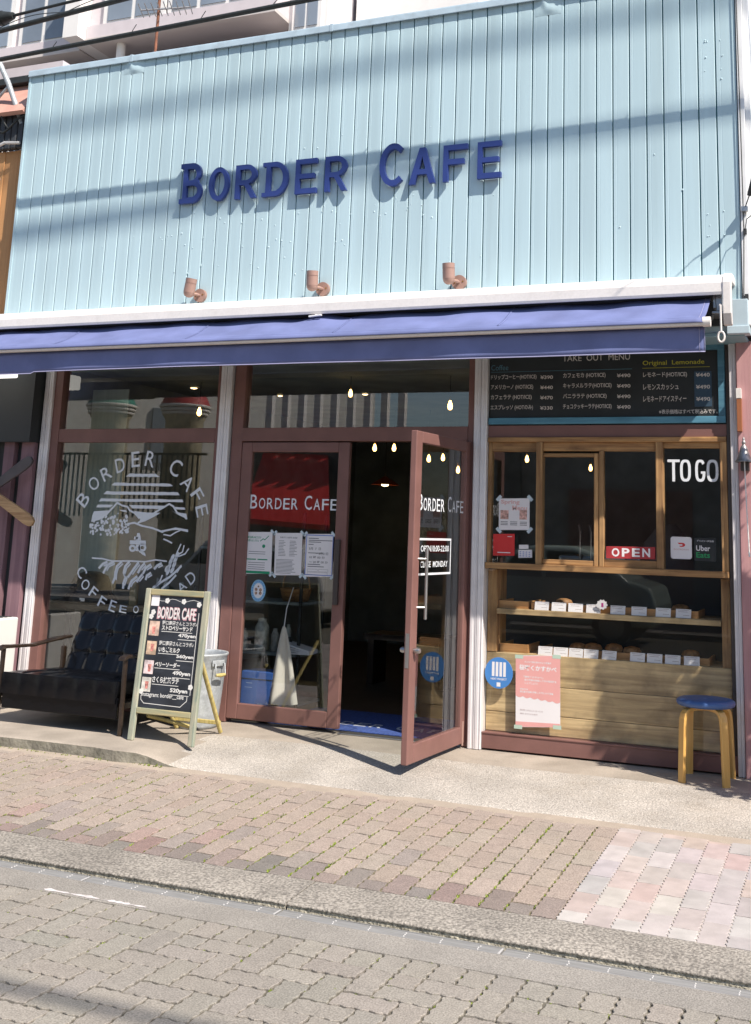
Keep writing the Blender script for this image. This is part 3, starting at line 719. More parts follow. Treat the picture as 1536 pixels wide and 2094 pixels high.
def letter3d(ch, x0, x1, z0, z1, depth):
    cu = bpy.data.curves.new('letter', 'CURVE'); cu.dimensions = '2D'; cu.fill_mode = 'BOTH'; cu.extrude = depth/2; cu.bevel_depth = 0
    for lp in GL[ch]():
        sp = cu.splines.new('POLY'); sp.points.add(len(lp)-1); sp.use_cyclic_u = True
        for p, (a, b) in zip(sp.points, lp): p.co = (x0+a*(x1-x0), z0+b*(z1-z0), 0, 1)
    ob = bpy.data.objects.new('letter', cu); me = bpy.data.meshes.new_from_object(ob)
    bpy.data.objects.remove(ob); bpy.data.curves.remove(cu); me.materials.clear(); me.materials.append(M_SIGN)
    for p_ in me.polygons: p_.use_smooth = False
    o = bpy.data.objects.new('letter', me); COL.objects.link(o); o.parent = sign
    o.matrix_parent_inverse = Matrix.Translation((1.1, -YC, -3.9))
    o.rotation_euler = (math.pi/2, 0, 0); o.location = (0, YC-.016-depth/2, 0)
ZL = 3.80
for ch, a, b, big in (('B',-2.375,-2.205,1),('O',-2.140,-1.965,0),('R',-1.905,-1.72,0),('D',-1.64,-1.455,0),('E',-1.390,-1.215,0),('R',-1.145,-.965,0),
                      ('C',-.707,-.515,1),('A',-.475,-.275,0),('F',-.215,-.035,0),('E',.040,.212,0)):
    zb = ZL+.018-.009*(a+2.4)
    letter3d(ch, a, b, zb, zb+(.322 if big else .268), .03)

# ------------------------------------------------------------------ spotlights on the cladding
def spot(x, z, tilt, label):
    t = thing('wall_spotlight', label, 'spotlight', (x, YC, z), 0, 'spotlights above the awning')
    bp_ = MB().tube([(0,0,0),(0,-.014,0)], .051, 32); bp_.tube([(0,-.0141,0),(0,-.017,0)], .0485, 32, False); bp_.tube([(0,-.0171,0),(0,-.028,0)], .051, 32); bp_.build('base_plate', M_SPOT, t, .0015)
    for q in (-1, 1): MB().tube([(q*.03,-.028,.004*q),(q*.03,-.031,.004*q)], .006, 8).build('screw', M_BRASS, t)
    MB().tube([(0,-.024,0),(0,-.07,0),(-.02,-.085,.0)], .011, 10).build('arm', M_SPOT, t)
    o = MB()
    ax = Vector((math.sin(tilt), -.10, math.cos(tilt))).normalized(); c = Vector((-.045, -.10, .0))
    o.tube([c-ax*.030, c-ax*.028, c-ax*.020, c-ax*.006, c+ax*.010], [.006,.016,.030,.039,.0415], 28)
    o.tube([c+ax*.0102, c+ax*.078], .0425, 28); o.tube([c+ax*.0781, c+ax*.081], .040, 28, False); o.tube([c+ax*.0811, c+ax*.116], .0425, 28)
    h = o.build('lamp_head', M_SPOT, t)
    MB().tube([c+ax*.1162, c+ax*.117], .036, 20).build('lens', M_APTGLASS, h)
    MB().lathe([(.006,0),(.004,.004),(0,.005)], 8, (0,0,0)).build('knob', M_BRASS, t).location = (-.005,-.075,.008)
    return t
spot(-2.165, 3.085, .22, 'copper spotlight leaning right, leftmost of three above the awning')
spot(-1.128, 3.080, .03, 'copper spotlight standing upright above the middle of the awning')
spot(-.082, 3.072, -.02, 'copper spotlight nearest the right end of the awning')

# ------------------------------------------------------------------ awning
aw = thing('awning', 'retractable blue fabric awning with white cassette across the cafe front', 'awning', (0, YC, 2.9))
def aB(mb, name, m, **k):
    o = mb.build(name, m, aw, **k); o.matrix_parent_inverse = Matrix.Translation((0, -YC, -2.9)); return o
prof = [(-.245,2.995),(-.32,3.002),(-.42,2.990),(-.475,2.965),(-.497,2.925),(-.5,2.868),(-.494,2.850),(-.478,2.852),(-.478,2.915),(-.46,2.945),(-.41,2.966),(-.32,2.976),(-.245,2.972)]
aB(MB().prismx(prof, -4.6, 1.70), 'cassette_cover', M_HOUS, bev=.003)
ep = [(-.245,2.998),(-.32,3.006),(-.425,2.995),(-.482,2.968),(-.505,2.925),(-.508,2.73),(-.47,2.665),(-.43,2.665),(-.45,2.74),(-.45,2.90),(-.42,2.94),(-.245,2.95)]
aB(MB().prismx(ep, 1.70, 1.752), 'end_cap', M_HOUS, bev=.006)
aB(MB().tube([(-4.6,-.37,2.875),(1.66,-.37,2.875)], .038, 16), 'roller_tube', M_DARK)
aB(MB().box(-4.6, 1.7, -.29, -.25, 2.70, 2.972), 'back_rail', M_DARK)
mb = MB().box(1.63, 1.70, -.46, -.26, 2.74, 2.755); mb.box(1.655, 1.69, -.44, -.38, 2.76, 2.90); mb.box(1.635, 1.652, -.43, -.38, 2.78, 2.87)
aB(mb, 'gear_bracket', M_STEEL, bev=.003)
# sloping sheet
FX1 = 1.620
def fab_y(u): return -.385-.36*u
def fab_z(x, u):
    sag = -.012*math.sin(math.pi*u)*(1+.4*math.sin(x*1.7))
    wr = .0085*math.sin(x*5.1+2.5*u)*math.sin(math.pi*min(1,u*1.1))+.006*math.sin(x*11.3-4*u+1)*(1-u)+.0022*math.sin(x*23+6*u)*(.5+.5*math.sin(x*.9))
    if abs(x+1.0) < .5: wr += .022*math.cos((x+1.0)*math.pi)*(1-u)*math.sin(x*17+3*u)*.5
    return 2.858-.186*u-.012*u*u+sag+wr
def sheet(name, m, nx, nu, f, **k):
    mb = MB(); vs = []; fs = []
    for i in range(nx+1):
        for j in range(nu+1): vs.append(f(i/nx, j/nu))
    for i in range(nx):
        for j in range(nu): fs.append((i*(nu+1)+j, i*(nu+1)+j+1, (i+1)*(nu+1)+j+1, (i+1)*(nu+1)+j))
    mb.add(vs, fs, True); o = aB(mb, name, m)
    sd = o.modifiers.new('thick', 'SOLIDIFY'); sd.thickness = .0012
    return o
XA = -4.5
sheet('fabric', M_FAB, 260, 12, lambda a, b: (XA+(FX1-XA)*a, fab_y(b), fab_z(XA+(FX1-XA)*a, b)))
aB(MB().box(XA, FX1+.03, -.773, -.727, 2.611, 2.653), 'front_bar', M_HOUS, bev=.012)
aB(MB().tube([(FX1-.006,-.75,2.635),(FX1+.038,-.75,2.635)], .030, 18), 'bar_end', M_HOUS)
sheet('fabric_wrap', M_FAB, 120, 5, lambda a, b: (XA+(FX1-XA)*a, -.750-.030*math.sin(math.pi*.5*b)-.0, 2.663-.034*(1-math.cos(math.pi*.5*b))-.002))
def val(a, b):
    x = XA+(FX1-.0-XA)*a
    return (x, -.717-.006*math.sin(x*2.1)*b-.004*math.sin(x*6.3+1)*b, 2.613-.143*b-.003*math.sin(x*1.4+.5)*b+(-.012*b if x < -3.3 else 0))
sheet('valance', M_FAB, 220, 6, val)
sheet('hem', M_HEM, 220, 1, lambda a, b: (val(a,1)[0], val(a,1)[1]-.0015, val(a,1)[2]+.001-.007*b))
for xs_ in (FX1-.004, FX1-.034):
    sheet('hem', M_HEM, 1, 6, lambda a, b, q=xs_: (q+.0035*a, -.7195-.006*math.sin(q*2.1)*b-.004*math.sin(q*6.3+1)*b, 2.613-.143*b))
sheet('hem', M_HEM, 1, 12, lambda a, b: (FX1-.032+.003*a, fab_y(b), fab_z(FX1-.03, b)+.002))
for xs_ in (-3.1, -1.95, -.8, .35):
    sheet('seam', M_FAB, 1, 12, lambda a, b, q=xs_: (q+.014*a, fab_y(b), fab_z(q, b)+.0035))
mb = MB().tube([(1.698,-.60,2.76),(1.699,-.60,2.60)], .0065, 8)
mb.tube([(1.699+.019*math.sin(q*.5236), -.60, 2.57-.032*math.cos(q*.5236)) for q in range(13)], .0065, 8)
mb.tube([(1.698,-.60,2.76),(1.675,-.42,2.80)], .008, 8)
aB(mb, 'crank_eye', M_HOUS)
cl = MB().obox((-1.055,-.505,2.835), (.048,0,.004), (0,.010,0), (0,0,.006)); cl.tube([(-1.06,-.495,2.84),(-1.045,-.47,2.862),(-1.02,-.46,2.868)], .006, 6)
tag(cl.build('awning_clip', M_WHITE, None, .002), 'small white clip lodged between awning cover and fabric', 'clip')

# ------------------------------------------------------------------ things outside
def W(mb, name, m, parent, **k):                    # part given in world coordinates
    o = mb.build(name, m, parent, **k); o.matrix_parent_inverse = Matrix.Translation(-Vector(parent.location)); return o
# --- takeout menu board
t = thing('menu_board', 'black takeout menu board in a blue wooden frame under the awning', 'menu board', (.85, .03, 2.13))
W(MB().box(.052, 1.645, .042, .054, 2.13, 2.598), 'board', M_BOARD, t)
W(MB().box(.052, 1.645, .022, .056, 2.125, 2.168), 'frame_rail', M_MBLUE, t, bev=.002)
W(MB().box(1.602, 1.645, .022, .056, 2.1685, 2.64), 'frame_stile', M_MBLUE, t, bev=.002)
W(MB().box(.052, 1.6015, .022, .056, 2.6, 2.642), 'frame_rail', M_MBLUE, t, bev=.002)
YM = .0405
def mtext(s_, x0, x1, z0, z1, y, bold, m=M_CREAM):
    q = MB(); text(q, s_, x0, x1, z0, z1, y, bold); W(q, 'lettering', m, t)
mtext('TAKE  OUT  MENU', .571, 1.032, 2.552, 2.594, YM, .004)
rows1 = [('ドリップコーヒー(HOT/ICE)', '¥390', 1.0), ('アメリカーノ (HOT/ICE)', '¥440', .93), ('カフェラテ (HOT/ICE)', '¥470', .90), ('エスプレッソ (HOTのみ)', '¥330', .93)]
rows2 = [('カフェモカ (HOT/ICE)', '¥490', .88), ('キャラメルラテ(HOT/ICE)', '¥490', 1.0), ('バニララテ (HOT/ICE)', '¥490', .9), ('チョコクッキーラテ(HOT/ICE)', '¥490', 1.0)]
rows3 = [('レモネード(HOT/ICE)', '¥440', .88), ('レモンスカッシュ', '¥490', .71), ('レモネードアイスティー', '¥490', .86)]
for i, (a, b, k) in enumerate(rows1):
    z = 2.432-.0703*i; mtext(a, .060, .060+.328*k, z, z+.039, YM, .012); mtext(b, .415, .504, z+.002, z+.027, YM, .02)
for i, (a, b, k) in enumerate(rows2):
    z = 2.432-.0703*i; mtext(a, .575, .575+.332*k, z, z+.039, YM, .012); mtext(b, .943, 1.034, z+.002, z+.027, YM, .02)
for i, (a, b, k) in enumerate(rows3):
    z = 2.424-.079*i; mtext(a, 1.118, 1.118+.325*k, z, z+.040, YM, .012); mtext(b, 1.460, 1.550, z+.002, z+.028, YM-.0022, .02)
mtext('※表示価格はすべて税込みです。', 1.22, 1.595, 2.186, 2.216, YM, .012)
mtext('Original  Lemonade', 1.116, 1.516, 2.502, 2.542, YM, .01, M_YELL); W(MB().rect(1.113, 1.55, 2.490, 2.493, YM), 'underline', M_YELL, t)
mtext('Coffee', .060, .185, 2.502, 2.540, YM, .0, M_TEAL); W(MB().rect(.058, 1.045, 2.488, 2.491, YM), 'underline', M_TEAL, t)
W(MB().box(1.450, 1.560, .0392, .0418, 2.232, 2.462), 'price_patch', mat('patch_blue', (.035,.07,.11), .5), t)

# --- stickers and papers
def paper(name, label, cat, x0, x1, z0, z1, y, m, tilt=0.0, th=.0008):
    return thing(name, label, cat, ((x0+x1)/2, y, z0))
t = thing('window_lettering', 'large white letters reading TO GO on the serving window', 'lettering', (1.42, .07, 1.75))
mb = MB()
def bold_o(x0, x1, z0, z1, st, y, c=False, gbar=False):
    n_ = 26; cx, cz, rx, rz = (x0+x1)/2, (z0+z1)/2, (x1-x0)/2, (z1-z0)/2
    def pt(a, r): 
        e = 2/2.9; c_, s_ = math.cos(a), math.sin(a)
        return (cx+(rx-r)*math.copysign(abs(c_)**e, c_), cz+(rz-r)*math.copysign(abs(s_)**e, s_))
    a0, a1 = (.62, 2*math.pi-.05) if c else (0, 2*math.pi)
    for i in range(n_):
        p, q = a0+(a1-a0)*i/n_, a0+(a1-a0)*(i+1)/n_
        mb.flat([pt(p,0), pt(q,0), pt(q,st), pt(p,st)], y)
YV = .0605
mb.rect(1.266, 1.345, 1.876, 1.893, YV); mb.rect(1.296, 1.314, 1.752, 1.876, YV); W(mb, 'letter', M_VINYL, t).location.y = .009; mb = MB()
bold_o(1.346, 1.415, 1.752, 1.893, .017, YV); W(mb, 'letter', M_VINYL, t).location.y = .009; mb = MB()
bold_o(1.442, 1.506, 1.752, 1.893, .017, YV, True); mb.rect(1.478, 1.506, 1.803, 1.818, YV-.0004); W(mb, 'letter', M_VINYL, t).location.y = .009; mb = MB()
bold_o(1.514, 1.588, 1.752, 1.893, .017, YV)
for i in range(len(mb.v)): pass
W(mb, 'letter', M_VINYL, t).location.y = .009
t = thing('open_sign', 'red wooden sign reading OPEN in white stencil on the serving window', 'sign', (1.03, .045, 1.247))
W(MB().prism([(.868,1.250),(.868,1.327),(1.186,1.333),(1.186,1.256)], .040, .052), 'board', mat('open_red', (.36,.03,.035), .55, var=.15, vscale=9), t, bev=.002)
mb = MB()
for i, ch in enumerate('OPEN'):
    x = .906+i*.066; z = 1.264+i*.0012
    text(mb, ch, x, x+.050, z, z+.054, .0392, .03)
    if ch != 'E': pass
W(mb, 'lettering', M_PAPER, t)
t = thing('delivery_sticker', 'white rounded delivery sticker with a red swoosh on the TO GO pane', 'sticker', (1.346, .07, 1.263))
def rrect(x0, x1, z0, z1, r, n=5):
    o = []
    for cx, cz, a in ((x1-r,z1-r,0),(x0+r,z1-r,90),(x0+r,z0+r,180),(x1-r,z0+r,270)):
        o += [(cx+r*math.cos(math.radians(a+90*i/n)), cz+r*math.sin(math.radians(a+90*i/n))) for i in range(n+1)]
    return o
W(MB().prism(rrect(1.280,1.413,1.264,1.402,.016), .0685, .0697), 'sheet', M_PAPER, t)
mb = MB().flat([(1.323,1.365),(1.352,1.365)]+arc(1.352,1.352,.02,.013,90,-90,8)+[(1.342,1.339),(1.332,1.346),(1.352,1.346),(1.356,1.352),(1.352,1.356),(1.333,1.356)], .0681)
W(mb, 'logo', M_RED, t); mb = MB(); text(mb, 'DOORDASH', 1.300, 1.393, 1.318, 1.328, .0681, .0); W(mb, 'lettering', mat('faint_red', (.55,.32,.3), .7), t)
t = thing('delivery_sticker', 'black delivery sticker with white and green lettering on the TO GO pane', 'sticker', (1.497, .07, 1.26))
W(MB().prism(rrect(1.428,1.565,1.255,1.398,.006), .0685, .0697), 'sheet', M_BOARD, t)
mb = MB(); text(mb, 'Uber', 1.440, 1.527, 1.318, 1.352, .0681, .02); text(mb, 'デリバリー対応店', 1.445, 1.550, 1.374, 1.386, .0681, .015); W(mb, 'lettering', M_PAPER, t)
mb = MB(); text(mb, 'Eats', 1.440, 1.525, 1.276, 1.310, .0681, .02); W(mb, 'lettering', mat('eats_green', (.02,.30,.10), .6), t)
t = thing('paper_notice', 'pink and white Spring Menu sheet taped inside the left serving pane', 'notice', (.235, .068, 1.41))
W(MB().prism([(.127,1.412),(.343,1.417),(.342,1.628),(.125,1.622)], .0665, .0675), 'sheet', M_PAPER, t)
mb = MB()
for x, z, a in ((.125,1.625,.8),(.345,1.628,-.8),(.127,1.41,-.8),(.345,1.415,.8)):
    c, s_ = math.cos(a), math.sin(a); mb.flat([(x-.022*c+.011*s_,z-.022*s_-.011*c),(x+.022*c+.011*s_,z+.022*s_-.011*c),(x+.022*c-.011*s_,z+.022*s_+.011*c),(x-.022*c-.011*s_,z-.022*s_+.011*c)], .0662)
W(mb, 'tape', M_TAPE, t)
mb = MB(); text(mb, 'Spring', .140, .272, 1.580, 1.615, .0661, .03); text(mb, 'Menu', .220, .325, 1.545, 1.578, .0661, .03); W(mb, 'lettering', mat('pale_pink', (.72,.45,.43), .7), t)
mb = MB(); mb.rect(.137,.195,1.485,1.545,.0661); mb.rect(.272,.325,1.485,1.548,.0661); W(mb, 'picture', mat('photo_warm', (.55,.33,.28), .6, var=.5, vscale=45), t)
for x in (.140,.207,.275):
    mb = MB()
    for z in (1.47,1.46,1.45): mb.rect(x, x+.05, z-.004, z, .0661)
    W(mb, 'caption', M_INK, t)
t = thing('paper_sticker', 'square red sticker low on the left serving pane', 'sticker', (.165, .068, 1.238))
W(MB().prism([(.089,1.240),(.241,1.244),(.240,1.389),(.088,1.384)], .0665, .0675), 'sheet', M_RED, t)
W(MB().rect(.120, .212, 1.260, 1.266, .0661), 'print', M_PAPER, t); W(MB().rect(.190, .222, 1.368, 1.372, .0661), 'print', M_PAPER, t)
t = thing('card_notice', 'small blank white card above the payment card beside the red sticker', 'notice', (.305, .068, 1.29))
W(MB().prism([(.272,1.290),(.338,1.293),(.337,1.320),(.272,1.318)], .0665, .0675), 'sheet', M_PAPER, t)
t = thing('card_notice', 'white payment card with rows of small blue marks beside the red sticker', 'notice', (.315, .068, 1.23))
W(MB().prism([(.268,1.232),(.364,1.236),(.363,1.288),(.268,1.284)], .0665, .0675), 'sheet', M_PAPER, t)
mb = MB()
for r in range(3):
    for c in range(4): mb.rect(.276+c*.021, .288+c*.021, 1.243+r*.013, 1.248+r*.013, .0661)
W(mb, 'symbol', M_BLUEINK, t)
# blue round sign, pink event poster
t = thing('round_sign', 'round blue NEXT PROJECT sticker with white bars low beside the centre post', 'sticker', (.152, .07, .386))
W(MB().prism([(.152+.096*math.cos(i*.2094), .486+.099*math.sin(i*.2094)) for i in range(30)], .040, .046), 'disc', M_BLUEPL, t)
mb = MB()
for i in range(4): W(MB().rect(.105+i*.026, .123+i*.026, .464, .555, .0396), 'bar', M_PAPER, t)
W(MB().rect(.139,.165,.400,.426,.0396), 'blank_square', M_PAPER, t)
text(mb, 'NEXT PROJECT', .098, .208, .438, .454, .0396, .02); W(mb, 'lettering', M_PAPER, t)
t = thing('event_poster', 'pink and white event poster taped to the glass over the plank counter', 'poster', (.418, .07, .155))
W(MB().prism([(.272,.158),(.569,.181),(.566,.624),(.266,.604)], .045, .046), 'sheet', M_PAPER, t)
def pk(u, v): # u,v 0..1 on the poster
    x = .271+.296*u-.005*v*(1-u); return (x, .160+.022*u+.442*v)
mb = MB(); edge = []
for i in range(41):
    u = i/40; edge.append(pk(u, .44-.10*u**1.2-.022*abs(math.sin(u*math.pi*6))))
mb.flat([pk(0,.995), pk(1,.995)][::-1][::-1]+edge[::-1], .0447); mb.flat([pk(0,.0),pk(1,0),pk(1,.045),pk(0,.075)], .0447)
W(mb, 'print', M_PINK, t)
mb = MB()
def ptxt(s, u0, u1, v0, v1, b=.02, m=M_PAPER):
    (xa, za), (xb, zb) = pk(u0, v0), pk(u1, v0); q = MB(); text(q, s, xa, xb, za, za+.442*(v1-v0), .0444, b); W(q, 'lettering', m, t)
ptxt('桜咲くかすかべ', .08, .92, .80, .88, .03); ptxt('みんなで桜を咲かせよう写真展', .2, .8, .90, .93); ptxt('「桜咲くかすかべ」', .18, .62, .69, .72)
ptxt('桜の写真を投稿して市の桜情報を', .2, .92, .645, .675); ptxt('シェアしよう！', .2, .5, .60, .63); ptxt('参加方法', .1, .28, .52, .545); ptxt('春日部の写真を撮影しタグをつけて投稿', .1, .85, .48, .51)
ptxt('期間 2022.3.25-4.25', .1, .62, .225, .25, .0, mat('ink_pale', (.5,.42,.42), .8)); ptxt('場所 まちなか各所', .1, .5, .175, .20, .0, mat('ink_pale', (.5,.42,.42), .8))
mb = MB()
for u, v in ((.02,.99),(.86,.985),(.0,.0),(.88,-.0)):
    x, z = pk(u, v); mb.rect(x-.01, x+.045, z-.012, z+.012, .0441)
W(mb, 'tape', mat('tape_green', (.45,.58,.48), .5), t)
# three notices on the closed leaf
YD = .0505
defs = [('white notice with green headings taped at left on the closed door leaf', -1.829,-1.603,-1.807,-1.583, M_GREEN),
        ('white notice of dense grey text taped between two others on the door', -1.582,-1.357,-1.562,-1.339, M_INK),
        ('blue-edged notice with dates and hours taped at right on the closed door leaf', -1.333,-1.109,-1.315,-1.093, M_BLUEINK)]
for i, (lab, xa, xb, xc, xd, acc) in enumerate(defs):
    za, zb = 1.343, 1.042
    t = thing('paper_notice', lab, 'notice', ((xa+xb)/2, YD, zb), 0, 'notices taped to the door glass')
    W(MB().prism([(xa+.01,zb),(xb+.006,zb+.008),(xb,za+.006),(xa+.002,za)], YD-.0018, YD-.0008), 'sheet', M_PAPER, t)
    mb = MB()
    for x, z, a in ((xa,za,.8),(xb,za+.005,-.8),(xa+.008,zb,-.8),(xb+.006,zb+.006,.8)):
        c, s_ = math.cos(a), math.sin(a); mb.flat([(x-.02*c+.009*s_,z-.02*s_-.009*c),(x+.02*c+.009*s_,z+.02*s_-.009*c),(x+.02*c-.009*s_,z+.02*s_+.009*c),(x-.02*c-.009*s_,z-.02*s_+.009*c)], YD-.0024)
    W(mb, 'tape', M_TAPE, t)
    yy = YD-.0021; g1 = MB(); g2 = MB()
    if i == 0:
        text(g1, '埼玉県LINEコロナ', xa+.02, xa+.135, za-.045, za-.027, yy, .02); text(g1, 'お知らせシステム', xa+.02, xa+.115, za-.068, za-.050, yy, .02)
        g1.rect(xa+.010, xb-.006, zb+.006, zb+.024, yy); g1.rect(xa+.02, xa+.10, zb+.103, zb+.111, yy); g1.rect(xa+.112, xa+.195, zb+.103, zb+.111, yy); g1.disc(xa+.158, za-.098, .013, yy, 14)
        g1.stroke([(xa+.128,za-.062),(xa+.15,za-.045),(xa+.165,za-.052),(xa+.195,za-.024)], .006, yy-.0001)
        for z in (.145,.16,.082,.066,.05,.036): g2.rect(xa+.035, xa+.175, zb+z, zb+z+.0035, yy)
    elif i == 1:
        text(g2, '彩の国「新しい生活様式」安心宣言', xa+.045, xb-.04, za-.036, za-.024, yy, .02)
        for q in range(11):
            for a, b in ((.035,.10),(.125,.19)): g2.rect(xa+a, xa+a+(b-a)*rnd.uniform(.6,1), za-.056-q*.0105, za-.053-q*.0105, yy)
        for q in range(11): g2.rect(xa+.022, xa+.022+.17*rnd.uniform(.7,1), za-.19-q*.0095, za-.187-q*.0095, yy)
    else:
        for a in ((xa+.006,xb-.002,za-.010,za-.004),(xa+.012,xb+.002,zb+.012,zb+.018),(xa+.009,xa+.015,zb+.014,za-.006),(xb-.002,xb+.003,zb+.016,za-.006)): g1.rect(*a, yy)
        for q, (s, a, b) in enumerate((('3月  7  日', .035, .13), ('～ 3月21日', .085, .19), ('10 時 00 分', .04, .165), ('～ 20 時 00 分', .04, .19))):
            z = za-.112-q*.033+(.006 if q > 1 else 0); text(g2, s, xa+a, xa+b, z, z+.019, yy, .01)
        for z, k in ((-.032,.08),(-.046,.19),(-.058,.10),(-.075,.04),(-.135,.12),(-.215,.1),(-.23,.13)): g2.rect(xa+.03, xa+.03+k, za+z, za+z+.005, yy)
        for a in ((.03,.11,-.262,-.246),(.12,.195,-.262,-.246),(.03,.19,-.285,-.268)):
            x0, x1, z0, z1 = xa+a[0], xa+a[1], za+a[2], za+a[3]
            g2.stroke([(x0,z0),(x1,z0),(x1,z1),(x0,z1),(x0,z0)], .0015, yy)
    if g1.v: W(g1, 'print', acc, t)
    W(g2, 'lettering', M_INK, t)
t = thing('round_sticker', 'round pale blue sticker on the door glass under the notices', 'sticker', (-1.695, YD, .85))
el = lambda rx, rz, n=28: [(-1.695+rx*math.cos(i*2*math.pi/n), .927+rz*math.sin(i*2*math.pi/n)) for i in range(n)]
W(MB().prism(el(.061,.078), YD-.0016, YD-.0008), 'ring', mat('sticker_sky', (.22,.47,.66), .6), t)
W(MB().flat(el(.041,.054), YD-.0019), 'centre', M_PAPER, t)
mb = MB()
for k, (dx, dz, r) in enumerate(((-.018,.008,.012),(.018,.006,.012),(-.018,-.018,.011),(.018,-.018,.012),(0,.03,.007))): mb.disc(-1.695+dx, .927+dz, r, YD-.0021, 10)
W(mb, 'print', mat('print_ochre', (.32,.2,.14), .7, var=.7, vscale=90), t)
mb = MB()
for k in range(22):
    a = k*2*math.pi/22; x, z = -1.695+.051*math.cos(a), .927+.066*math.sin(a); mb.rect(x-.004, x+.004, z-.004, z+.004, YD-.0019)
W(mb, 'lettering', M_BLUEINK, t)

# --- vinyl drawing on the left shop window
t = thing('window_decal', 'white vinyl drawing of mountains, tractor and wheat ringed by lettering on the left window', 'window decal', (-2.9, .064, .8))
def dq(a, b):                                        # drawing-sheet units to metres on the pane
    return (-4.243+.001596*a+.000164*b-5.1e-8*a*b-8.37e-8*a*a-3.6e-9*b*b, 2.1048-1.5e-6*a-.001266*b+6.74e-8*a*b-2.3e-9*a*a+3.63e-8*b*b)
YG = .0632
def poly(mb, pts): mb.flat([dq(*p) for p in pts], YG)
def wav(x0, x1, zt, zb, s0, s1, n=16):               # hand-cut stripe with rough edges
    top = [(x0+s0+(x1-s1-x0-s0)*i/n, zt+(zb-zt)*0+rnd.uniform(-2,2)+(i/n)*s_sl) for i in range(n+1)]
    bot = [(x1-(x1-x0)*i/n, zb+rnd.uniform(-2,2)+(1-i/n)*s_sl) for i in range(n+1)]
    return top+bot
mb = MB(); s_sl = 2
for x0, x1, zt, zb, s0, s1 in ((822,1045,283,303,28,25),(730,1132,343,361,18,17),(678,1176,399,419,19,11),(648,1200,446,464,14,5)):
    s_sl = (x1-x0)*.014; poly(mb, wav(x0, x1, zt, zb, s0, s1))
for pl in ([(630,505),(640,486),(742,487),(722,504)], [(845,489),(1088,494),(1062,515),(868,511)], [(1130,500),(1208,505),(1213,520),(1142,517)],
           [(597,600),(604,560),(615,530),(716,524),(700,545),(676,577),(640,590)],
           [(878,528),(960,538),(1052,540),(1005,568),(950,596),(893,612),(915,592),(918,578),(895,556)],
           [(1118,522),(1150,540),(1180,540),(1220,545),(1226,580),(1195,567),(1165,552)], [(780,520),(825,522),(832,536),(800,531)]): poly(mb, pl)
def line(pts, w0):
    mb.stroke([dq(*p) for p in pts], w0*.0013, YG-.0001)
line([(690,560),(730,515),(768,474),(800,492),(835,500),(850,525),(880,540),(912,575)], 11)
line([(905,605),(960,575),(1040,522),(1108,482),(1135,498),(1160,540),(1192,550),(1222,578)], 11)
line([(845,612),(880,605),(930,625),(1000,640),(1055,662),(1090,655),(1150,642),(1228,655)], 11); line([(1060,668),(1100,650),(1160,648),(1230,662)], 7)
line([(1072,682),(1115,690),(1150,668),(1180,655)], 8); line([(1072,712),(1100,724),(1124,737)], 9)
for i in range(95):                                  # bushes
    u = rnd.random(); x = 592+u*250; top = 615-60*math.sin(min(1,u*1.15)*math.pi*.62)-12*math.sin(u*20); y = top+rnd.random()*(688-top-25*abs(u-.4))
    r = rnd.uniform(5, 11); X, Z = dq(x, y); mb.disc(X, Z, r*.0013, YG-.0002-i*.000004, 7)
line([(845,640),(815,655),(840,650)], 8)
for cx, cy, ro, ri in ((868,772,24,10),(932,768,27,12)):
    pts = [(cx+ro*math.cos(k*.5236), cy+ro*math.sin(k*.5236)) for k in range(12)]; pin = [(cx+ri*math.cos(k*.5236), cy+ri*math.sin(k*.5236)) for k in range(12)]
    for k in range(12): poly(mb, [pts[k], pts[(k+1)%12], pin[(k+1)%12], pin[k]])
for pl in ([(850,720),(955,722),(955,748),(850,745)], [(890,748),(915,748),(918,792),(888,790)], [(893,690),(920,690),(924,720),(888,720)], [(898,672),(916,672),(918,690),(896,690)], [(905,790),(950,800),(955,825),(935,815)], [(880,694),(905,700),(900,712),(876,716)]): poly(mb, pl)
line([(605,836),(670,840),(735,856),(850,855),(950,860),(1020,848),(1090,857)], 9)
for pts in ([(700,862),(672,875),(650,900)], [(742,862),(705,880),(692,905),(678,932)], [(795,862),(765,890),(755,930),(752,965),(738,998)], [(845,862),(820,890),(810,930),(822,960),(808,1000),(806,1032)],
            [(905,868),(880,900),(860,930),(838,960)], [(895,958),(862,985),(850,1010),(842,1036)], [(945,872),(920,900),(905,930)], [(985,880),(955,900),(938,935)], [(930,945),(905,975),(898,990)], [(985,935),(962,950),(955,975)], [(1055,872),(1030,885),(1012,905)]):
    line(pts, 15); line([(a+9, b+12) for a, b in pts[:-1]], 9)
line([(1002,1030),(1060,990),(1110,960),(1150,925),(1185,890)], 13); line([(1020,1015),(1048,985),(1062,950)], 9); line([(1060,1035),(1110,995),(1150,950)], 12)
for cx, cy in ((1100,925),(1128,915),(1108,890),(1140,880),(1118,858),(1148,848),(1130,832),(1160,818),(1092,905)):
    X, Z = dq(cx, cy); mb.flat([(X+.020*math.cos(k*.7)*.8+.010*math.sin(k*.7), Z+.026*math.sin(k*.7)) for k in range(9)], YG-.0004-cx*1e-8)
line([(1150,820),(1165,785),(1185,745)], 8); line([(1165,815),(1195,795),(1205,755)], 8); line([(1170,825),(1212,808),(1235,775)], 8); line([(1175,900),(1160,930),(1187,885)], 7)
W(mb, 'drawing', M_VINYL, t)
mb = MB()
